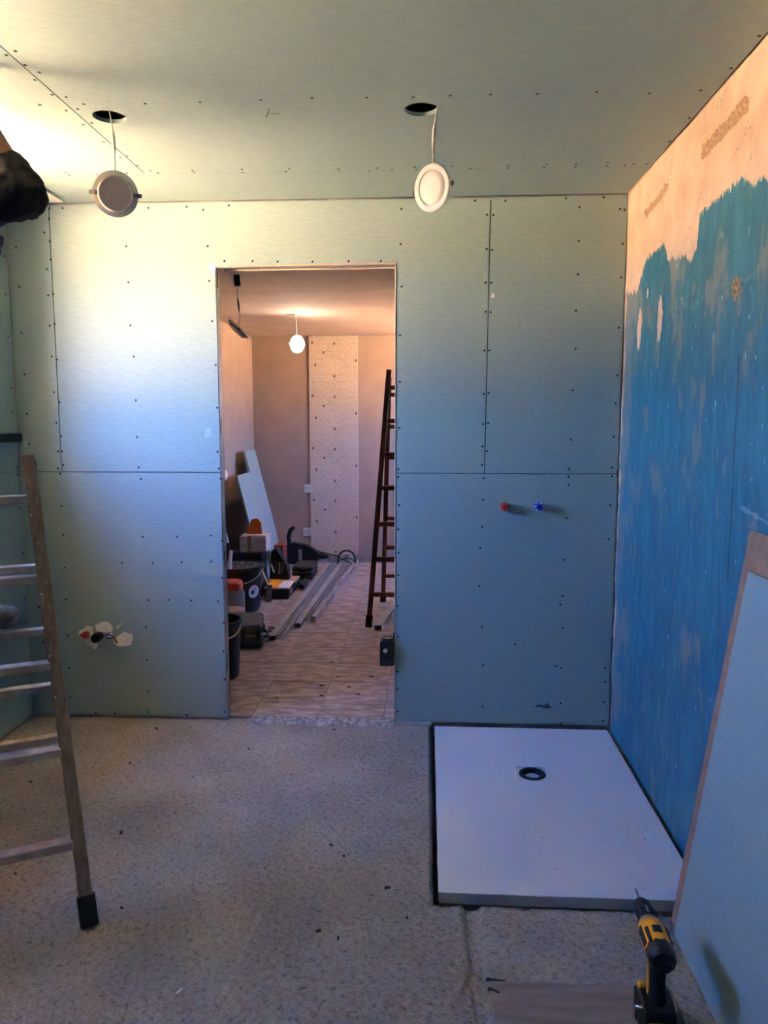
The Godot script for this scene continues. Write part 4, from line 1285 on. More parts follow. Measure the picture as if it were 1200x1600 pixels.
func build_person():
	var f := Vector3(0.877, 0, -0.48)        # the way the person faces
	var r := Vector3(0.48, 0, 0.877)         # to the person's right
	var up := Vector3.UP
	var org := Vector3(-1.47, 0.722, -2.23)
	var sole := 0.722
	var t := thing("person", "person in dark sleeves and black trousers on the stepladder, arm raised to the ceiling", "person", Vector3(org.x, sole, org.z))
	var pel := Vector3(-1.545, 1.50, -2.225)
	var chest := pel + up * 0.34 + f * 0.02
	var neck := pel + up * 0.52 + f * 0.02
	var hipR := pel + r * 0.085
	var hipL := pel - r * 0.085
	# ankles: the feet lie along the rungs
	var rungF := Vector3(-1.124, 0.707, -2.162)
	var rungB := Vector3(-1.345, 0.690, -2.560)
	var bk := -f
	var toeR := rungF + bk * 0.215
	var heelR := toeR + bk * 0.23
	var toeL := rungB + bk * 0.095
	var heelL := toeL + bk * 0.23
	toeR.y = sole; heelR.y = sole; toeL.y = sole; heelL.y = sole
	var ankR := heelR + f * 0.05 + up * 0.09
	var ankL := heelL + f * 0.05 + up * 0.09
	var kneeR := ankR.lerp(hipR, 0.52) + f * 0.05 + r * 0.02
	var kneeL := ankL.lerp(hipL, 0.52) + f * 0.06 - r * 0.02
	var shR := neck + r * 0.175 - up * 0.055
	var shL := neck - r * 0.175 - up * 0.055
	var elR := Vector3(-1.165, 2.085, -2.20)
	var wrR := Vector3(-1.262, 2.285, -2.185)
	var elL := Vector3(-1.545, 2.06, -2.62)
	var wrL := Vector3(-1.50, 2.245, -2.49)
	var head := neck + up * 0.17 + f * 0.035
	var o := t.position
	var loc := func(ps: Array) -> Array:
		var q := []
		for p in ps: q.append([p[0] - o, p[1] - o, p[2], p[3]])
		return q
	var torso := [[pel - r * 0.05, pel + r * 0.05, 0.12, 0.12], [pel + up * 0.02, pel + up * 0.2, 0.115, 0.11], [pel + up * 0.2 - r * 0.03, chest - r * 0.06, 0.10, 0.11], [pel + up * 0.2 + r * 0.03, chest + r * 0.06, 0.10, 0.11],
		[chest - r * 0.06, shL, 0.09, 0.055], [chest + r * 0.06, shR, 0.09, 0.055], [shL, shR, 0.05, 0.05]]
	var legs := [[hipR, kneeR, 0.082, 0.056], [kneeR, ankR, 0.054, 0.038], [hipL, kneeL, 0.082, 0.056], [kneeL, ankL, 0.054, 0.038]]
	var arms := [[shR, elR, 0.052, 0.041], [elR, wrR, 0.041, 0.028], [shL, elL, 0.052, 0.041], [elL, wrL, 0.041, 0.028]]
	var neckp := [[neck - up * 0.05, head - up * 0.06, 0.058, 0.052]]
	var feet := [[ankR, heelR + up * 0.04, 0.036, 0.034], [heelR + up * 0.04, toeR + up * 0.03 + bk * 0.02, 0.034, 0.03], [ankL, heelL + up * 0.04, 0.036, 0.034], [heelL + up * 0.04, toeL + up * 0.03 + bk * 0.02, 0.034, 0.03]]
	var bodyp := torso + legs + arms + neckp + feet
	var meshes := [net(loc.call(bodyp), 0.014, 0.035)]
	# head with a face
	var hc := head
	var hp := [[hc + up * 0.035 - f * 0.02, hc + up * 0.035 + f * 0.022, 0.082, 0.078], [hc - up * 0.02 + f * 0.01, hc - up * 0.06 + f * 0.045, 0.066, 0.042], [hc - up * 0.06 + f * 0.045, hc - up * 0.082 + f * 0.068, 0.036, 0.02],
		[hc + up * 0.03 + f * 0.088, hc - up * 0.018 + f * 0.112, 0.009, 0.014], [hc - up * 0.018 + f * 0.1 - r * 0.012, hc - up * 0.018 + f * 0.1 + r * 0.012, 0.009, 0.009],
		[hc + up * 0.045 + f * 0.082 - r * 0.035, hc + up * 0.05 + f * 0.09, 0.010, 0.009], [hc + up * 0.045 + f * 0.082 + r * 0.035, hc + up * 0.05 + f * 0.09, 0.010, 0.009],
		[hc - up * 0.043 + f * 0.088 - r * 0.02, hc - up * 0.043 + f * 0.088 + r * 0.02, 0.008, 0.008], [hc - up * 0.056 + f * 0.086 - r * 0.016, hc - up * 0.056 + f * 0.086 + r * 0.016, 0.008, 0.008],
		[hc + up * 0.02 + r * 0.078, hc - up * 0.025 + r * 0.076 + f * 0.006, 0.014, 0.010], [hc + up * 0.02 - r * 0.078, hc - up * 0.025 - r * 0.076 + f * 0.006, 0.014, 0.010]]
	meshes.append(net(loc.call(hp), 0.006, 0.012))
	meshes.append(net(loc.call(hand_prims(wrR, Vector3(-0.30, 0.62, 0.35), Vector3(-0.6, 0.4, -0.5), Vector3(-0.5, 0, -0.8), 0.75)), 0.0038, 0.005))
	meshes.append(net(loc.call(hand_prims(wrL, Vector3(0.2, 0.60, 0.4), Vector3(0.5, 0.5, 0.3), Vector3(0.6, 0, 0.7), 0.75)), 0.0038, 0.005))
	var bo := part(t, "body", net_mesh(meshes), M.skin)
	for s in [-1.0, 1.0]:
		var st := mb()
		lathe(st, [Vector2(0.0, -0.011), Vector2(0.008, -0.008), Vector2(0.011, 0.0), Vector2(0.008, 0.008), Vector2(0.0, 0.011)], 12, T(hc + up * 0.028 + f * 0.080 + r * 0.031 * s - o), true)
		part(bo, "eye", st, M.white)
	var hair := [[hc + up * 0.05 - f * 0.028, hc + up * 0.062 + f * 0.012, 0.087, 0.080], [hc + up * 0.0 - f * 0.045, hc + up * 0.04 - f * 0.03, 0.07, 0.08]]
	part(t, "hair", net_mesh([net(loc.call(hair), 0.009, 0.02, [fnl(95, 1.0, 3), 0.004, 60.0])]), M.hair)
	# clothes
	var wr := fnl(96, 1.0, 3)
	var slR := elR.lerp(wrR, 0.46)
	var slL := elL.lerp(wrL, 0.46)
	var shirt := grow(torso, 0.016) + [[shR, elR, 0.070, 0.060], [elR, slR, 0.060, 0.050], [shL, elL, 0.070, 0.060], [elL, slL, 0.060, 0.050]]
	part(t, "shirt", net_mesh([net(loc.call(shirt), 0.0085, 0.03, [wr, 0.010, 26.0], [[(wrR - elR).normalized(), (slR - o).dot((wrR - elR).normalized()) + 0.004]])]), M.shirt, "dark long-sleeved top pushed up to the elbow")
	var tr := [[pel - r * 0.05, pel + r * 0.05, 0.132, 0.132], [hipR, kneeR, 0.098, 0.072], [kneeR, ankR + up * 0.01, 0.072, 0.058], [hipL, kneeL, 0.098, 0.072], [kneeL, ankL + up * 0.01, 0.072, 0.058]]
	part(t, "trousers", net_mesh([net(loc.call(tr), 0.014, 0.03, [wr, 0.010, 16.0])]), M.trousers, "black trousers")
	for q in [[toeR, heelR, ankR], [toeL, heelL, ankL]]:
		var shp := [[q[1] + up * 0.042, q[0] + up * 0.036 + bk * 0.035, 0.043, 0.038], [q[1] + up * 0.045, q[2] + up * 0.01, 0.045, 0.048], [q[1].lerp(q[0], 0.5) + up * 0.05, q[0] + up * 0.034 + bk * 0.03, 0.043, 0.036]]
		part(t, "shoe", net_mesh([net(loc.call(shp), 0.008, 0.02, [wr, 0.004, 30.0], [[Vector3(0, -1, 0), 0.0]])]), M.shoe, "dusty grey work shoe")

# ------------------------------------------------------------------ shower tray
func build_tray():
	var t := thing("shower_tray", "large white stone-textured shower tray set into the concrete floor", "shower tray", Vector3(0.4445, -0.095, -2.804))
	var p := t.position
	var x0 := 0.043
	var x1 := 0.846
	var z0 := -3.443
	var z1 := -2.165
	var c := Vector2(0.437, -2.972)
	var r := 0.043
	var top := 0.007
	var up := Transform3D(Basis(Vector3(1, 0, 0), Vector3(0, 0, 1), Vector3(0, 1, 0)), Vector3(-p.x, top - 0.034 - p.y, -p.z))
	var st := mb()
	var a := [Vector2(x0, z0), Vector2(x1, z0), Vector2(x1, c.y)]
	a.append_array(arc(c, r, 0.0, -PI, 16))
	a.append(Vector2(x0, c.y))
	var b := [Vector2(x0, c.y)]
	b.append_array(arc(c, r, PI, 0.0, 16))
	b.append_array([Vector2(x1, c.y), Vector2(x1, z1), Vector2(x0, z1)])
	prism(st, a, 0.034, up)
	prism(st, b, 0.034, up)
	var sl := part(t, "slab", st, M.tray)
	st = mb()
	cbox(st, Vector3(x1 - x0 - 0.002, 0.034, 0.002), T(Vector3((x0 + x1) / 2, top - 0.0185, z1 + 0.0006) - p), 0.0005)
	part(t, "front_edge", st, M.tray)
	st = mb()
	cbox(st, Vector3(x1 - x0 - 0.08, 0.062, z1 - z0 - 0.09), T(Vector3((x0 + x1) / 2, -0.0605, (z0 + z1) / 2 - 0.01) - p), 0.004)
	part(t, "mortar_bed", st, M.masonry)
	# square drain plate seat round the hole
	st = mb()
	for q in [[-0.062, 0.0, 0.0035, 0.128], [0.062, 0.0, 0.0035, 0.128], [0.0, -0.062, 0.128, 0.0035], [0.0, 0.062, 0.128, 0.0035]]:
		cbox(st, Vector3(q[2], 0.005, q[3]), T(Vector3(c.x + q[0], top + 0.0012, c.y + q[1]) - p), 0.001)
	part(sl, "drain_seat", st, M.tray)
	st = mb()
	lathe(st, [Vector2(0.034, -0.012), Vector2(0.0345, 0.0015), Vector2(0.041, 0.0045), Vector2(0.053, 0.004), Vector2(0.055, 0.0)], 36, T(Vector3(c.x, top, c.y) - p))
	var dr := part(t, "drain_ring", st, M.drain, "dark steel drain ring")
	st = mb()
	lathe(st, [Vector2(0.0, -0.007), Vector2(0.012, -0.007), Vector2(0.028, -0.010), Vector2(0.033, -0.016), Vector2(0.0425, -0.024), Vector2(0.0425, -0.002)], 32, T(Vector3(c.x, top, c.y) - p))
	part(dr, "drain_cup", st, M.cup)
	var rng := RandomNumberGenerator.new()
	rng.seed = 12
	st = mb()
	for k in 46:
		var q := Vector3(rng.randf_range(0.30, 0.80), top + 0.0005, rng.randf_range(-2.62, -2.2))
		if q.x < 0.6 and rng.randf() < 0.75: continue
		cbox(st, Vector3(0.003, 0.0012, 0.002) * rng.randf_range(0.5, 1.5), T(q - p, Vector3(0, rng.randf() * 3, 0)), 0)
	var o := part(t, "grit", st, M.dark_grey, "dark grit scattered on the tray")
	o.set_meta("kind", "stuff")

# ------------------------------------------------------------------ cordless drill, standing on its battery, bit pointing away
func build_drill():
	var t := thing("cordless_drill", "yellow and black cordless drill standing on its battery beside the leaning board", "drill", Vector3(0.552, 0.004, -1.68), -0.035)
	var back := Transform3D(Basis(Vector3.RIGHT, Vector3(0, 0, 1), Vector3.DOWN), Vector3(0, 0.197, 0))     # local y -> toward the viewer
	var st := mb()
	# battery
	prism(st, rrect(0.112, 0.078, 0.012), 0.050, Transform3D(Basis(Vector3(0, 0, 1), Vector3(1, 0, 0), Vector3(0, 1, 0)), Vector3(0, 0.0, -0.012)))
	var ba := part(t, "battery", st, M.black)
	st = mb()
	cbox(st, Vector3(0.056, 0.016, 0.006), T(Vector3(0, 0.037, 0.046)), 0.003)
	cbox(st, Vector3(0.030, 0.010, 0.006), T(Vector3(0, 0.026, 0.0465)), 0.002)
	part(ba, "battery_latch", st, M.yellow, "yellow battery latch")
	st = mb()
	cbox(st, Vector3(0.036, 0.018, 0.002), T(Vector3(0, 0.010, 0.0445)), 0.0006)
	part(ba, "battery_label", st, M.label_dark)
	# foot of the handle over the battery
	st = mb()
	prism(st, [Vector2(-0.058, 0.050), Vector2(0.040, 0.050), Vector2(0.038, 0.064), Vector2(0.018, 0.076), Vector2(-0.02, 0.078), Vector2(-0.052, 0.066)], 0.068, Transform3D(Basis(Vector3(0, 0, 1), Vector3(0, 1, 0), Vector3(-1, 0, 0)), Vector3(0.034, 0, 0)))
	part(t, "handle_foot", st, M.black)
	st = mb()
	cbox(st, Vector3(0.018, 0.016, 0.022), T(Vector3(-0.026, 0.074, -0.038)), 0.004)
	part(t, "work_light", st, M.yellow, "yellow work light pod")
	# handle
	st = mb()
	tube(st, [Vector3(0, 0.066, 0.004), Vector3(0, 0.09, 0.002), Vector3(0, 0.12, -0.002), Vector3(0, 0.15, -0.004), Vector3(0, 0.172, -0.006)], [0.024, 0.0195, 0.0185, 0.0195, 0.024], 14)
	var hd := part(t, "handle", st, M.rubber)
	for s in [-1.0, 1.0]:
		st = mb()
		tube(st, [Vector3(0.017 * s, 0.07, -0.010), Vector3(0.0165 * s, 0.10, -0.011), Vector3(0.0165 * s, 0.14, -0.012), Vector3(0.020 * s, 0.172, -0.012)], 0.0055, 8)
		part(hd, "handle_stripe", st, M.yellow)
	st = mb()
	prism(st, [Vector2(-0.030, 0.125), Vector2(-0.018, 0.118), Vector2(-0.016, 0.165), Vector2(-0.034, 0.165)], 0.016, Transform3D(Basis(Vector3(0, 0, 1), Vector3(0, 1, 0), Vector3(-1, 0, 0)), Vector3(0.008, 0, 0)))
	part(t, "trigger", st, M.black)
	# motor housing
	st = mb()
	lathe(st, [Vector2(0.020, -0.082), Vector2(0.029, -0.080), Vector2(0.0315, -0.060), Vector2(0.0325, -0.02), Vector2(0.0325, 0.006), Vector2(0.030, 0.010), Vector2(0.0, 0.010)], 24, back, true)
	var mh := part(t, "motor_housing", st, M.yellow)
	st = mb()
	lathe(st, [Vector2(0.0, 0.004), Vector2(0.0332, 0.004), Vector2(0.0338, 0.026), Vector2(0.032, 0.038), Vector2(0.027, 0.046), Vector2(0.0, 0.047)], 10, back)
	var rc := part(t, "rear_cap", st, M.black, "black rear motor cap")
	st = mb()
	for q in [[0.0, 0.007, 0.036, 0.002], [0.0, -0.007, 0.036, 0.002], [-0.018, 0.0, 0.002, 0.016], [0.018, 0.0, 0.002, 0.016]]:
		cbox(st, Vector3(q[2], q[3], 0.002), T(Vector3(q[0], 0.190 + q[1], 0.047)), 0.0004)
	part(rc, "rear_label", st, M.label_dark)
	st = mb()
	cbox(st, Vector3(0.022, 0.008, 0.026), T(Vector3(0.002, 0.2278, -0.030), Vector3(0.03, 0, 0)), 0.003)
	cbox(st, Vector3(0.006, 0.022, 0.062), T(Vector3(-0.0295, 0.204, -0.030)), 0.003)
	cbox(st, Vector3(0.006, 0.022, 0.062), T(Vector3(0.0295, 0.204, -0.030)), 0.003)
	cbox(st, Vector3(0.010, 0.007, 0.05), T(Vector3(-0.020, 0.2215, -0.018), Vector3(0, 0, 0.7)), 0.002)
	part(mh, "side_vents", st, M.black, "black speed switch and vent panels")
	st = mb()
	lathe(st, [Vector2(0.0, -0.094), Vector2(0.0245, -0.094), Vector2(0.0275, -0.088), Vector2(0.0275, -0.078), Vector2(0.0, -0.078)], 24, back)
	part(t, "gearbox", st, M.gear_grey, "grey gearbox ring")
	st = mb()
	lathe(st, [Vector2(0.0, -0.132), Vector2(0.0235, -0.132), Vector2(0.026, -0.126), Vector2(0.0265, -0.098), Vector2(0.0255, -0.094), Vector2(0.0, -0.094)], 16, back)
	var cc := part(t, "clutch_collar", st, M.black)
	for k in 12:
		var a := TAU * k / 12
		st = mb()
		cbox(st, Vector3(0.004, 0.003, 0.026), T(Vector3(cos(a) * 0.0262, 0.197 + sin(a) * 0.0262, -0.113), Vector3(0, 0, a + PI / 2)), 0.001)
		part(cc, "collar_rib", st, M.gear_grey if k % 3 == 0 else M.rubber)
	st = mb()
	lathe(st, [Vector2(0.0, -0.188), Vector2(0.0085, -0.188), Vector2(0.0115, -0.184), Vector2(0.0205, -0.165), Vector2(0.0225, -0.150), Vector2(0.0225, -0.132), Vector2(0.0, -0.132)], 24, back)
	part(t, "chuck", st, M.chuck, "dark grey chuck")
	st = mb()
	lathe(st, [Vector2(0.0, -0.238), Vector2(0.0018, -0.236), Vector2(0.0028, -0.226), Vector2(0.0034, -0.216), Vector2(0.0034, -0.185)], 6, back)
	part(t, "bit", st, M.chrome, "steel screwdriver bit")
	# belt hook
	st = mb()
	tube(st, [Vector3(-0.036, 0.062, 0.020), Vector3(-0.050, 0.060, 0.016), Vector3(-0.053, 0.050, 0.010), Vector3(-0.052, 0.028, 0.002), Vector3(-0.048, 0.012, -0.004)], 0.0045, 8)
	part(t, "belt_hook", st, M.chrome, "steel belt hook")

# ------------------------------------------------------------------ boards leaning on the right wall
func lean_board(called: String, label: String, xb: float, top_y: float, slope: float, zfar: float, m: Material, core: Material):
	var t := thing(called, label, "board", Vector3(xb, 0, zfar + 0.6))
	var u := Vector3(slope, 1, 0.045).normalized()
	var L := (top_y - 0.006) / u.y
	var w := Vector3(0, 0, 1)
	var n := w.cross(u).normalized()          # across the board; made to face -x
	if n.x > 0: n = -n
	var st := mb()
	var xf := Transform3D(Basis(w, u, w.cross(u)), Vector3(0, 0.006, -0.6))
	var th := 0.0125
	var back := -1.0 if w.cross(u).x > 0 else 1.0
	var poly := rect(0.0, 0.0, 1.2, L)
	# core, then the paper faces
	prism(st, poly, th * -back * 1.0, xf)
	part(t, "core", st, core)
	st = mb()
	prism(st, rect(0.001, 0.001, 1.199, L - 0.001), 0.0008 * back, xf)
	part(t, "face_paper", st, m)

func build_boards():
	lean_board("plasterboard", "pale green plasterboard sheet leaning on the right wall, in front", 0.700, 1.053, 0.121, -2.010, M.board_lean, M.gypsum)
	lean_board("plasterboard", "brown paper-backed board behind the green one, showing along its edge", 0.7145, 1.150, 0.121, -2.078, M.brown_paper, M.gypsum)

func build_debris():
	var rng := RandomNumberGenerator.new()
	rng.seed = 21
	var spots := [[-1.72, -2.62], [-1.07, -2.46], [-0.62, -1.73], [-0.115, -2.19], [-0.32, -2.42], [-0.27, -2.36], [-0.05, -2.05], [-0.30, -1.98], [-0.24, -1.95], [-1.25, -2.99], [-1.66, -3.30], [-1.27, -3.36], [-0.78, -3.16], [-1.31, -2.20], [-1.58, -2.80], [-0.43, -3.40], [-0.90, -2.05]]
	for k in spots.size():
		var st := mb()
		var s := Vector3(rng.randf_range(0.010, 0.022), 0.005, rng.randf_range(0.006, 0.011))
		if k == 2: s = Vector3(0.006, 0.003, 0.020)
		cbox(st, s, T(Vector3.ZERO, Vector3(0.1, rng.randf() * 3.0 if k != 2 else -0.6, 0.05)), 0.002)
		var q: Array = spots[k]
		var y := floor_height(q[0], q[1]) + 0.0024
		if k == 2: solo("plaster_chip", st, M.filler, "small white plaster sliver on the floor at the bottom edge", "chip", Vector3(q[0], y, q[1]))
		else: solo("rubble_chip", st, M.chip, "small dark chip of rubble lying on the concrete floor", "chip", Vector3(q[0], y, q[1]), 0.0, "rubble chips on the concrete floor")
	for q in [[0.185, -1.813, 0.05, "upper"], [0.178, -1.775, 0.035, "lower"]]:
		var st := mb()
		cbox(st, Vector3(q[2], 0.008, 0.011), T(Vector3.ZERO, Vector3(0, -0.15 if q[3] == "upper" else -0.5, 0)), 0.003)
		solo("wood_splinter", st, M.dark_grey, "dark splinter at the end of the embedded plank, %s of two" % q[3], "splinter", Vector3(q[0], floor_height(q[0], q[1]) + 0.004, q[1]))

# ------------------------------------------------------------------ the far room's things
func on_floor(px: float, z: float) -> float: return px

func channel(a: Vector3, b: Vector3, w: float, h: float, flip: bool) -> SurfaceTool:
	var st := mb()
	var d := b - a
	var L := d.length()
	var z := d.normalized()
	var x := Vector3.UP.cross(z).normalized()
	var y := z.cross(x)
	var k := -1.0 if flip else 1.0
	var xf := Transform3D(Basis(x, y * k, z), a + Vector3(0, h if flip else 0.0, 0))
	var e := 0.0016
	prism(st, [Vector2(-w / 2, 0), Vector2(w / 2, 0), Vector2(w / 2, h), Vector2(w / 2 - 0.006, h), Vector2(w / 2 - 0.006, h - e), Vector2(w / 2 - e, h - e), Vector2(w / 2 - e, e), Vector2(-w / 2 + e, e), Vector2(-w / 2 + e, h - e), Vector2(-w / 2 + 0.006, h - e), Vector2(-w / 2 + 0.006, h), Vector2(-w / 2, h)], L, xf)
	return st

func build_far_things():
	var st: SurfaceTool
	var t: Node3D
	# steel channels and a batten on the floor
	var rails := [
		[Vector3(-1.020, 0, -4.83), Vector3(-0.985, 0, -7.50), 0.048, 0.034, true, "steel channel nearest the tool cases, leftmost on the tiled floor"],
		[Vector3(-0.967, 0, -4.86), Vector3(-0.925, 0, -7.45), 0.046, 0.030, false, "open steel channel second from the left on the tiled floor"],
		[Vector3(-0.905, 0, -5.15), Vector3(-0.865, 0, -7.40), 0.048, 0.034, true, "steel channel in the middle of the row on the tiled floor"],
		[Vector3(-0.853, 0, -5.32), Vector3(-0.808, 0, -7.45), 0.030, 0.028, false, "narrow open steel channel beside the pale batten"]]
	for q in rails:
		st = channel(q[0], q[1], q[2], q[3], q[4])
		solo("steel_channel", st, M.steel, q[5], "channel", Vector3.ZERO, 0.0, "steel channels on the tiled floor")
	st = mb()
	bar(st, Vector3(-0.818, 0.022, -5.31), Vector3(-0.715, 0.022, -7.62), 0.036, 0.042, Vector3.UP)
	solo("wooden_batten", st, M.batten, "pale wooden batten lying rightmost beside the steel channels", "batten")
	# brown ladder
	t = thing("stepladder", "dark brown wooden stepladder partly behind the right door jamb", "ladder", Vector3(-0.2, 0, -5.5))
	var tp := Vector3(-0.275, 1.81, -5.42)
	ladder_frame(t, tp, Vector3(-0.406, 0, -5.195), Vector3(1, 0, 0), 0.34, 0.60, Vector3(0, 0, 1), [0.07, 0.20, 0.33, 0.46, 0.60, 0.735, 0.872], M.wood_dark, 0.036, 0.026, 0.03, 0.032, 0.085)
	ladder_frame(t, tp + Vector3(0, -0.05, -0.04), Vector3(-0.350, 0, -5.98), Vector3(1, 0, 0), 0.34, 0.55, Vector3(0, 0, 1), [0.07, 0.20, 0.33, 0.46, 0.60, 0.735, 0.872], M.wood_dark, 0.034, 0.024, 0.028, 0.03, 0.05)
	# channels by the ladder
	solo("steel_channel", channel(Vector3(-0.335, 0, -5.12), Vector3(-0.10, 0, -6.9), 0.052, 0.036, true), M.steel, "steel channel lying under the brown ladder", "channel", Vector3.ZERO, 0.0, "steel channels on the tiled floor")
	solo("steel_channel", channel(Vector3(-0.255, 0, -5.25), Vector3(-0.03, 0, -6.9), 0.048, 0.034, false), M.steel, "open steel channel behind the one under the brown ladder", "channel", Vector3.ZERO, 0.0, "steel channels on the tiled floor")
	# leaning green boards
	for q in [[-1.415, 1.17, -7.35, 0.42, "tall narrow green board strip leaning in the far left corner"], [-1.38, 0.985, -7.0, 0.68, "wide green board leaning on the left wall beyond the doorway"]]:
		var u := Vector3(-0.245, 1, 0).normalized()
		t = thing("plasterboard", q[4], "board", Vector3(q[0], 0, q[2]))
		st = mb()
		prism(st, rect(0.0, 0.0, q[3], q[1] / u.y), -0.0125, Transform3D(Basis(Vector3(0, 0, 1), u, Vector3(0, 0, 1).cross(u)), Vector3(0, 0.004, 0)))
		part(t, "sheet", st, M.board_far)
	# switch, socket, wall lamp
	for q in [["light_switch", Vector3(-1.222, 0.766, Z2), "white light switch beside the plank wallpaper", "switch", false], ["wall_socket", Vector3(-1.235, 0.315, Z2), "white wall socket low beside the plank wallpaper", "socket", true]]:
		t = thing(q[0], q[2], q[3], q[1])
		part(t, "plate", bx(Vector3(0.088, 0.088, 0.012), T(Vector3(0, 0, 0.006)), 0.004), M.plate)
		if q[4]:
			st = mb()
			lathe(st, [Vector2(0.0, 0.004), Vector2(0.02, 0.004), Vector2(0.021, 0.0135), Vector2(0.025, 0.0135)], 20, Transform3D(Basis(Vector3.RIGHT, Vector3(0, 0, 1), Vector3.DOWN), Vector3.ZERO))
			part(t, "insert", st, M.dark_grey)
		else:
			part(t, "rocker", bx(Vector3(0.056, 0.056, 0.006), T(Vector3(0, 0, 0.013), Vector3(0.06, 0, 0)), 0.002), M.plate)
	t = thing("wall_lamp", "round white fitting on the left wall above the leaning boards", "lamp", Vector3(X2L, 1.0, -6.24))
	st = mb()
	lathe(st, [Vector2(0.03, 0.0), Vector2(0.045, 0.02), Vector2(0.048, 0.07), Vector2(0.04, 0.10), Vector2(0.0, 0.112)], 24, Transform3D(Basis(Vector3(0, 1, 0), Vector3(1, 0, 0), Vector3(0, 0, 1)), Vector3.ZERO), true)
	part(t, "shade", st, M.white)
	# mortar tub
	t = thing("mortar_tub", "black mortar tub with a white round label and dried grey rim", "tub", Vector3(-1.452, 0, -5.66))
	st = mb()
	lathe(st, [Vector2(0.0, 0.0), Vector2(0.155, 0.0), Vector2(0.165, 0.02), Vector2(0.196, 0.335), Vector2(0.207, 0.338), Vector2(0.207, 0.352), Vector2(0.193, 0.354), Vector2(0.183, 0.27), Vector2(0.0, 0.265)], 36)
	part(t, "shell", st, M.black_gloss)
	st = mb()
	lathe(st, [Vector2(0.0, 0.272), Vector2(0.12, 0.278), Vector2(0.183, 0.273), Vector2(0.191, 0.345), Vector2(0.187, 0.346)], 36)
	part(t, "mortar", st, M.filler_grey, "dried grey mortar inside")
	var ld := Vector3(0.80, 0, 0.60)
	st = mb()
	lathe(st, [Vector2(0.0, 0.0012), Vector2(0.05, 0.001), Vector2(0.05, -0.002)], 24, Transform3D(Basis(Vector3(ld.z, 0, -ld.x), (ld + Vector3(0, -0.09, 0)).normalized(), Vector3(ld.z, 0, -ld.x).cross((ld + Vector3(0, -0.09, 0)).normalized())), ld * 0.181 + Vector3(0, 0.165, 0)))
	var lb := part(t, "label", st, M.plate, "white round label")
	st = mb()
	cbox(st, Vector3(0.03, 0.03, 0.003), T(ld * 0.1815 + Vector3(-0.006, 0.162, 0.008), Vector3(0.09, 0.927, 0.0)), 0.001)
	cbox(st, Vector3(0.022, 0.006, 0.003), T(ld * 0.184 + Vector3(0.008, 0.185, -0.01), Vector3(0.09, 0.927, 0.8)), 0.001)
	part(lb, "label_print", st, M.black)
	st = mb()
	var hd := []
	for k in 9: hd.append(Vector3(0.205 * cos(PI * k / 8), 0.33 - 0.10 * sin(PI * k / 8) , 0.06 + 0.15 * sin(PI * k / 8)))
	tube(st, hd, 0.004, 6)
	part(t, "handle", st, M.steel)
	st = mb()
	tube(st, [Vector3(-1.50, 0.278, -5.60), Vector3(-1.505, 0.36, -5.62), Vector3(-1.50, 0.46, -5.66)], [0.019, 0.015, 0.012], 8)
	solo("stirring_stick", st, M.filler, "pale plaster-caked stick standing in the black tub", "stick")
	# jar with orange lid
	t = thing("plastic_jar", "clear plastic jar with an orange screw lid beside the door jamb", "jar", Vector3(-1.40, 0, -5.27))
	st = mb()
	lathe(st, [Vector2(0.0, 0.0), Vector2(0.085, 0.0), Vector2(0.092, 0.012), Vector2(0.092, 0.215), Vector2(0.08, 0.245), Vector2(0.072, 0.25), Vector2(0.072, 0.262)], 28)
	part(t, "jar_body", st, M.jar)
	st = mb()
	lathe(st, [Vector2(0.0, 0.004), Vector2(0.085, 0.004), Vector2(0.088, 0.10), Vector2(0.0, 0.095)], 24)
	part(t, "contents", st, M.contents)
	st = mb()
	lathe(st, [Vector2(0.077, 0.252), Vector2(0.078, 0.295), Vector2(0.070, 0.308), Vector2(0.0, 0.31)], 28)
	part(t, "lid", st, M.orange, "orange screw lid")
	# near black bucket
	t = thing("bucket", "black bucket just inside the doorway, mostly hidden by the left jamb", "bucket", Vector3(-1.19, 0, -4.12))
	st = mb()
	lathe(st, [Vector2(0.0, 0.0), Vector2(0.118, 0.0), Vector2(0.124, 0.01), Vector2(0.138, 0.31), Vector2(0.146, 0.312), Vector2(0.146, 0.33), Vector2(0.136, 0.33), Vector2(0.122, 0.03), Vector2(0.0, 0.028)], 32)
	part(t, "shell", st, M.black)
	st = mb()
	hd = []
	for k in 11: hd.append(Vector3(0.15 * cos(PI * k / 10) * 0.4 + 0.10, 0.315 - 0.055 * sin(PI * k / 10), 0.09 + 0.06 * sin(PI * k / 10) - 0.02 * cos(PI * k / 10)))
	tube(st, hd, 0.0045, 6)
	part(t, "handle", st, M.plate)
	# green power tool case
	t = thing("tool_case", "dark green ribbed plastic power tool case on the tiles by the door", "case", Vector3(-1.165, 0, -4.83), 0.22)
	var ls := part(t, "lower_shell", bx(Vector3(0.17, 0.085, 0.38), T(Vector3(0, 0.0445, 0)), 0.014), M.case_green)
	part(t, "upper_shell", bx(Vector3(0.165, 0.06, 0.375), T(Vector3(0, 0.118, 0)), 0.016), M.case_green)
	for k in 3:
		part(t, "rib", bx(Vector3(0.175, 0.05, 0.03), T(Vector3(0, 0.12, -0.12 + 0.12 * k)), 0.008), M.case_green)
	for s in [-0.045, 0.05]:
		part(ls, "latch", bx(Vector3(0.03, 0.055, 0.012), T(Vector3(s, 0.095, 0.194)), 0.003), M.black)
	part(ls, "side_latch", bx(Vector3(0.012, 0.05, 0.05), T(Vector3(0.09, 0.095, 0.05)), 0.003), M.black)
	st = mb()
	tube(st, [Vector3(0.085, 0.05, -0.03), Vector3(0.112, 0.05, -0.02), Vector3(0.112, 0.05, 0.09), Vector3(0.085, 0.05, 0.10)], 0.011, 8)
	part(t, "carry_handle", st, M.black)
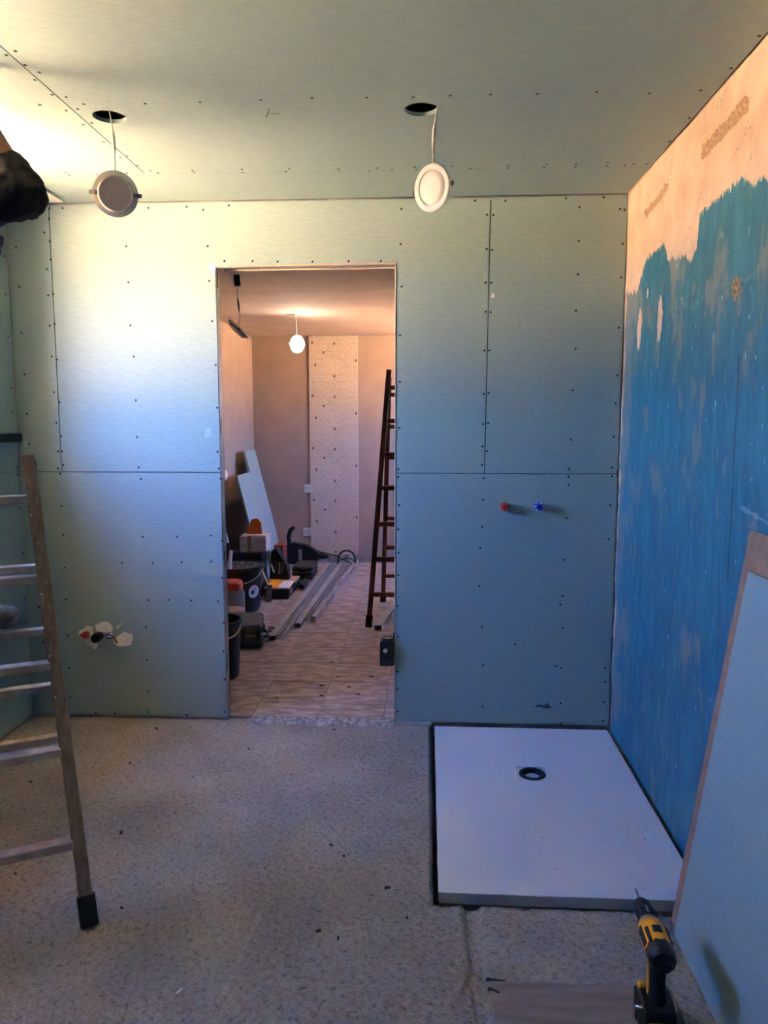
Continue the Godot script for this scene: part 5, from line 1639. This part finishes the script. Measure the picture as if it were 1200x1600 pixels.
	# pliers on the floor by the case
	t = thing("pliers", "pliers with brown grips lying by the green case", "pliers", Vector3(-1.085, 0.0085, -5.12), 0.3)
	for s in [-1.0, 1.0]:
		st = mb()
		tube(st, [Vector3(0, 0, 0), Vector3(0.018 * s, 0, 0.03), Vector3(0.022 * s, 0, 0.075), Vector3(0.014 * s, 0, 0.105)], [0.006, 0.008, 0.008, 0.006], 8)
		part(t, "grip", st, M.grip)
		st = mb()
		tube(st, [Vector3(0, 0, 0), Vector3(-0.008 * s, 0, -0.02), Vector3(-0.002 * s, 0, -0.05)], [0.007, 0.007, 0.003], 6)
		part(t, "jaw", st, M.steel)
	# organiser box with yellow lid
	t = thing("organiser_box", "black organiser box with a yellow and white lid on the tiles", "box", Vector3(-1.225, 0, -6.13), 0.0)
	part(t, "body", bx(Vector3(0.198, 0.085, 0.26), T(Vector3(0, 0.0435, 0)), 0.006), M.black)
	var lidp := part(t, "lid", bx(Vector3(0.2, 0.014, 0.262), T(Vector3(0, 0.094, 0)), 0.004), M.plate)
	part(lidp, "yellow_panel", bx(Vector3(0.10, 0.004, 0.23), T(Vector3(-0.04, 0.103, 0.005)), 0.001), M.yellow)
	part(t, "front_strip", bx(Vector3(0.11, 0.012, 0.003), T(Vector3(-0.035, 0.085, 0.1315)), 0.001), M.orange)
	part(t, "clasp", bx(Vector3(0.012, 0.05, 0.05), T(Vector3(0.104, 0.06, 0.05)), 0.004), M.contents)
	# flat case behind it
	t = thing("flat_case", "flat pale case with a yellow sticker lying behind the organiser box", "case", Vector3(-1.243, 0, -6.42), 0.0)
	part(t, "body", bx(Vector3(0.248, 0.075, 0.24), T(Vector3(0, 0.0385, 0)), 0.008), M.dark_grey)
	part(t, "lid", bx(Vector3(0.244, 0.012, 0.235), T(Vector3(0, 0.082, 0)), 0.003), M.contents)
	part(t, "sticker", bx(Vector3(0.11, 0.003, 0.12), T(Vector3(-0.06, 0.089, 0.04)), 0.001), M.yellow)
	# red spray can
	t = thing("spray_can", "small red can standing behind the black tub", "can", Vector3(-1.375, 0.0, -5.975))
	st = mb()
	lathe(st, [Vector2(0.0, 0.0), Vector2(0.03, 0.0), Vector2(0.03, 0.13), Vector2(0.024, 0.142), Vector2(0.0, 0.142)], 20)
	part(t, "can", st, M.red)
	st = mb()
	lathe(st, [Vector2(0.022, 0.142), Vector2(0.022, 0.168), Vector2(0.0, 0.17)], 16)
	part(t, "cap", st, M.plate)
	# crate with a carton on it
	t = thing("storage_crate", "dark blue and black storage crate behind the tub, under a white carton", "crate", Vector3(-1.48, 0, -6.17), 0.0)
	part(t, "body", bx(Vector3(0.25, 0.375, 0.20), T(Vector3(0, 0.188, 0)), 0.01), M.black)
	part(t, "blue_panel", bx(Vector3(0.10, 0.14, 0.004), T(Vector3(-0.07, 0.29, 0.102)), 0.002), M.navy)
	part(t, "rim", bx(Vector3(0.26, 0.025, 0.21), T(Vector3(0, 0.366, 0)), 0.006), M.dark_grey)
	t = thing("carton", "dusty white carton resting on the dark crate", "carton", Vector3(-1.43, 0.3792, -6.17), 0.0)
	part(t, "box", bx(Vector3(0.22, 0.13, 0.18), T(Vector3(0, 0.0655, 0)), 0.004), M.carton)
	part(t, "flap", bx(Vector3(0.21, 0.003, 0.07), T(Vector3(0.01, 0.133, 0.05), Vector3(-0.02, 0, 0)), 0.001), M.carton)
	part(t, "tape", bx(Vector3(0.03, 0.131, 0.182), T(Vector3(-0.03, 0.0665, 0)), 0.001), M.brown_paper)
	st = mb()
	prism(st, [Vector2(-0.07, 0.0), Vector2(0.06, 0.0), Vector2(0.05, 0.10), Vector2(0.02, 0.13), Vector2(-0.03, 0.12)], 0.035, Transform3D.IDENTITY)
	solo("sponge_float", st, M.orange_dull, "orange wedge-shaped sponge float leaning on top of the white carton", "float", Vector3(-1.44, 0.5125, -6.22), 0.1)
	t = thing("hand_trowel", "trowel with a thin pale handle leaning on the crate", "trowel", Vector3(-1.30, 0.0, -5.93))
	st = mb()
	tube(st, [Vector3(0.03, 0.14, 0.03), Vector3(-0.02, 0.22, -0.02), Vector3(-0.075, 0.31, -0.10)], [0.008, 0.011, 0.010], 8)
	part(t, "handle", st, M.wood_top)
	st = mb()
	prism(st, [Vector2(-0.025, 0.0), Vector2(0.025, 0.0), Vector2(0.03, 0.14), Vector2(-0.015, 0.14)], 0.003, T(Vector3(0.03, 0.002, 0.035), Vector3(-0.1, 0, 0)))
	part(t, "blade", st, M.steel)
	# tool bag with sticks at the left
	t = thing("tool_bag", "brown and grey tool bag full of handles behind the tub", "bag", Vector3(-1.695, 0, -6.1))
	st = mb()
	prism(st, [Vector2(-0.065, 0.0), Vector2(0.065, 0.0), Vector2(0.078, 0.26), Vector2(0.06, 0.33), Vector2(-0.06, 0.33), Vector2(-0.078, 0.26)], 0.2, T(Vector3(0, 0, -0.10)))
	part(t, "sack", st, M.bag)
	for k in 5:
		st = mb()
		tube(st, [Vector3(-0.045 + 0.022 * k, 0.20, -0.04 + 0.02 * (k % 3)), Vector3(-0.04 + 0.022 * k, 0.36, 0.02), Vector3(-0.04 + 0.026 * k, 0.46 + 0.03 * (k % 2), 0.05)], [0.010, 0.012, 0.013], 7)
		part(t, "tool_handle", st, [M.grip, M.wood_top, M.black, M.wood, M.grip][k])
	st = mb()
	hd = []
	for k in 9: hd.append(Vector3(0.0 + 0.06 * cos(PI * k / 8), 0.46 + 0.12 * sin(PI * k / 8), 0.06))
	tube(st, hd, 0.012, 7)
	part(t, "strap", st, M.plate)
	# open black tool holster
	t = thing("tool_pouch", "black pouch stuffed with small tools beside the crate", "pouch", Vector3(-1.28, 0.0885, -6.42), 0.0)
	st = mb()
	prism(st, [Vector2(-0.08, 0.0), Vector2(0.09, 0.0), Vector2(0.07, 0.13), Vector2(-0.02, 0.27), Vector2(-0.06, 0.25)], 0.10, T(Vector3(0, 0, -0.05)))
	part(t, "pouch", st, M.black)
	for k in 4:
		part(t, "small_tool", bx(Vector3(0.018, 0.08 + 0.01 * k, 0.012), T(Vector3(-0.05 + 0.03 * k, 0.10 + 0.02 * (k % 2), 0.058), Vector3(0.05, 0, 0.35 - 0.2 * k)), 0.004), [M.plate, M.navy, M.steel, M.grip][k])
	# red toolbox
	t = thing("toolbox", "narrow red toolbox standing upright behind the tools", "toolbox", Vector3(-1.315, 0, -6.66), 0.0)
	part(t, "body", bx(Vector3(0.085, 0.33, 0.17), T(Vector3(0, 0.1655, 0)), 0.008), M.red_dull)
	part(t, "lid", bx(Vector3(0.09, 0.03, 0.176), T(Vector3(0, 0.342, 0)), 0.008), M.red_dull)
	part(t, "clasp", bx(Vector3(0.03, 0.05, 0.008), T(Vector3(0, 0.31, 0.088)), 0.002), M.steel)
	# rotary hammer
	t = thing("rotary_hammer", "black rotary hammer drill lying with its handle up near the far wall", "power tool", Vector3(-1.25, 0, -7.3), 0.0)
	st = mb()
	prism(st, [Vector2(-0.14, 0.10), Vector2(-0.10, 0.06), Vector2(0.03, 0.05), Vector2(0.06, 0.0), Vector2(0.14, 0.0), Vector2(0.15, 0.08), Vector2(0.19, 0.10), Vector2(0.19, 0.17), Vector2(0.08, 0.24), Vector2(-0.06, 0.27), Vector2(-0.14, 0.24)], 0.09, T(Vector3(0, 0, -0.045)))
	part(t, "motor_body", st, M.black)
	st = mb()
	tube(st, [Vector3(-0.10, 0.24, 0), Vector3(-0.11, 0.32, 0), Vector3(-0.09, 0.39, 0.01), Vector3(-0.05, 0.42, 0.02)], [0.022, 0.02, 0.021, 0.018], 10)
	part(t, "side_handle", st, M.rubber)
	part(t, "gear_plate", bx(Vector3(0.035, 0.11, 0.008), T(Vector3(0.01, 0.15, 0.047)), 0.003), M.steel)
	st = mb()
	lathe(st, [Vector2(0.0, 0.0), Vector2(0.035, 0.0), Vector2(0.03, 0.07), Vector2(0.018, 0.10), Vector2(0.0, 0.10)], 16, Transform3D(Basis(Vector3(0, 1, 0), Vector3(1, 0, 0), Vector3(0, 0, 1)), Vector3(0.185, 0.135, 0)))
	part(t, "nose", st, M.black)
	# stack of dark flat cases
	for k in 3:
		t = thing("flat_case", ["lowest dark flat case of the stack beside the steel channels", "middle dark flat case of the stack beside the steel channels", "topmost grey flat case of the stack beside the steel channels"][k], "case", Vector3(-1.145 + 0.004 * k, 0.0425 * k, -6.94), 0.0, "flat cases stacked beside the channels")
		part(t, "shell", bx(Vector3(0.19, 0.040, 0.34), T(Vector3(0, 0.0215, 0)), 0.008), [M.black, M.navy_dark, M.dark_grey][k])
		part(t, "handle", bx(Vector3(0.07, 0.014, 0.022), T(Vector3(0, 0.022, 0.18)), 0.004), M.rubber)
	# angle grinder on the tiles
	t = thing("angle_grinder", "small dark angle grinder in front of the stacked cases", "power tool", Vector3(-1.075, 0, -6.46), PI / 2)
	st = mb()
	tube(st, [Vector3(-0.13, 0.035, 0), Vector3(-0.05, 0.038, 0), Vector3(0.05, 0.038, 0), Vector3(0.09, 0.038, 0)], [0.024, 0.027, 0.033, 0.028], 12)
	part(t, "motor_body", st, M.black)
	st = mb()
	lathe(st, [Vector2(0.0, 0.0), Vector2(0.043, 0.001), Vector2(0.044, 0.006), Vector2(0.02, 0.016), Vector2(0.018, 0.05), Vector2(0.0, 0.052)], 20, T(Vector3(0.115, 0.002, 0)))
	part(t, "disc_head", st, M.steel)
	# long pry bar and a bow handle in the far corner
	t = thing("pry_bar", "thin dark bar leaning level along the foot of the far wall", "bar", Vector3(-0.95, 0, -7.6))
	st = mb()
	tube(st, [Vector3(-0.24, 0.155, 0.01), Vector3(-0.14, 0.125, 0.02), Vector3(0.05, 0.085, 0.03), Vector3(0.20, 0.006, 0.06)], [0.012, 0.008, 0.006, 0.005], 7)
	part(t, "shaft", st, M.grip)
	t = thing("bow_handle", "black looped bow handle standing by the end of the channels", "handle", Vector3(-0.80, 0.036, -7.42), 0.15)
	st = mb()
	hd = []
	for k in 13: hd.append(Vector3(0.085 * cos(PI * k / 12), 0.04 + 0.095 * sin(PI * k / 12), 0))
	hd.push_front(Vector3(0.088, 0.004, 0))
	hd.append(Vector3(-0.088, 0.004, 0))
	tube(st, hd, 0.009, 8)
	part(t, "bow", st, M.black)
	st = mb()
	tube(st, [Vector3(-0.088, 0.03, 0), Vector3(-0.03, 0.055, 0.01), Vector3(0.04, 0.055, 0.01), Vector3(0.088, 0.02, 0)], 0.006, 7)
	part(t, "cross_wire", st, M.black)
	# chips on the tiles
	var rng := RandomNumberGenerator.new()
	rng.seed = 5
	for q in [[-0.565, -4.40], [-0.50, -4.13], [-0.57, -3.98], [-0.42, -3.97], [-0.55, -3.83], [-0.31, -4.15], [-0.78, -3.78], [-0.36, -3.86]]:
		st = mb()
		cbox(st, Vector3(rng.randf_range(0.012, 0.028), 0.005, 0.008), T(Vector3.ZERO, Vector3(0, rng.randf() * 1.2 - 0.6, 0)), 0.002)
		solo("tile_chip", st, M.chip, "small dark chip lying on the tiles inside the doorway", "chip", Vector3(q[0], 0.0026, q[1]), 0.0, "chips on the tiled floor")
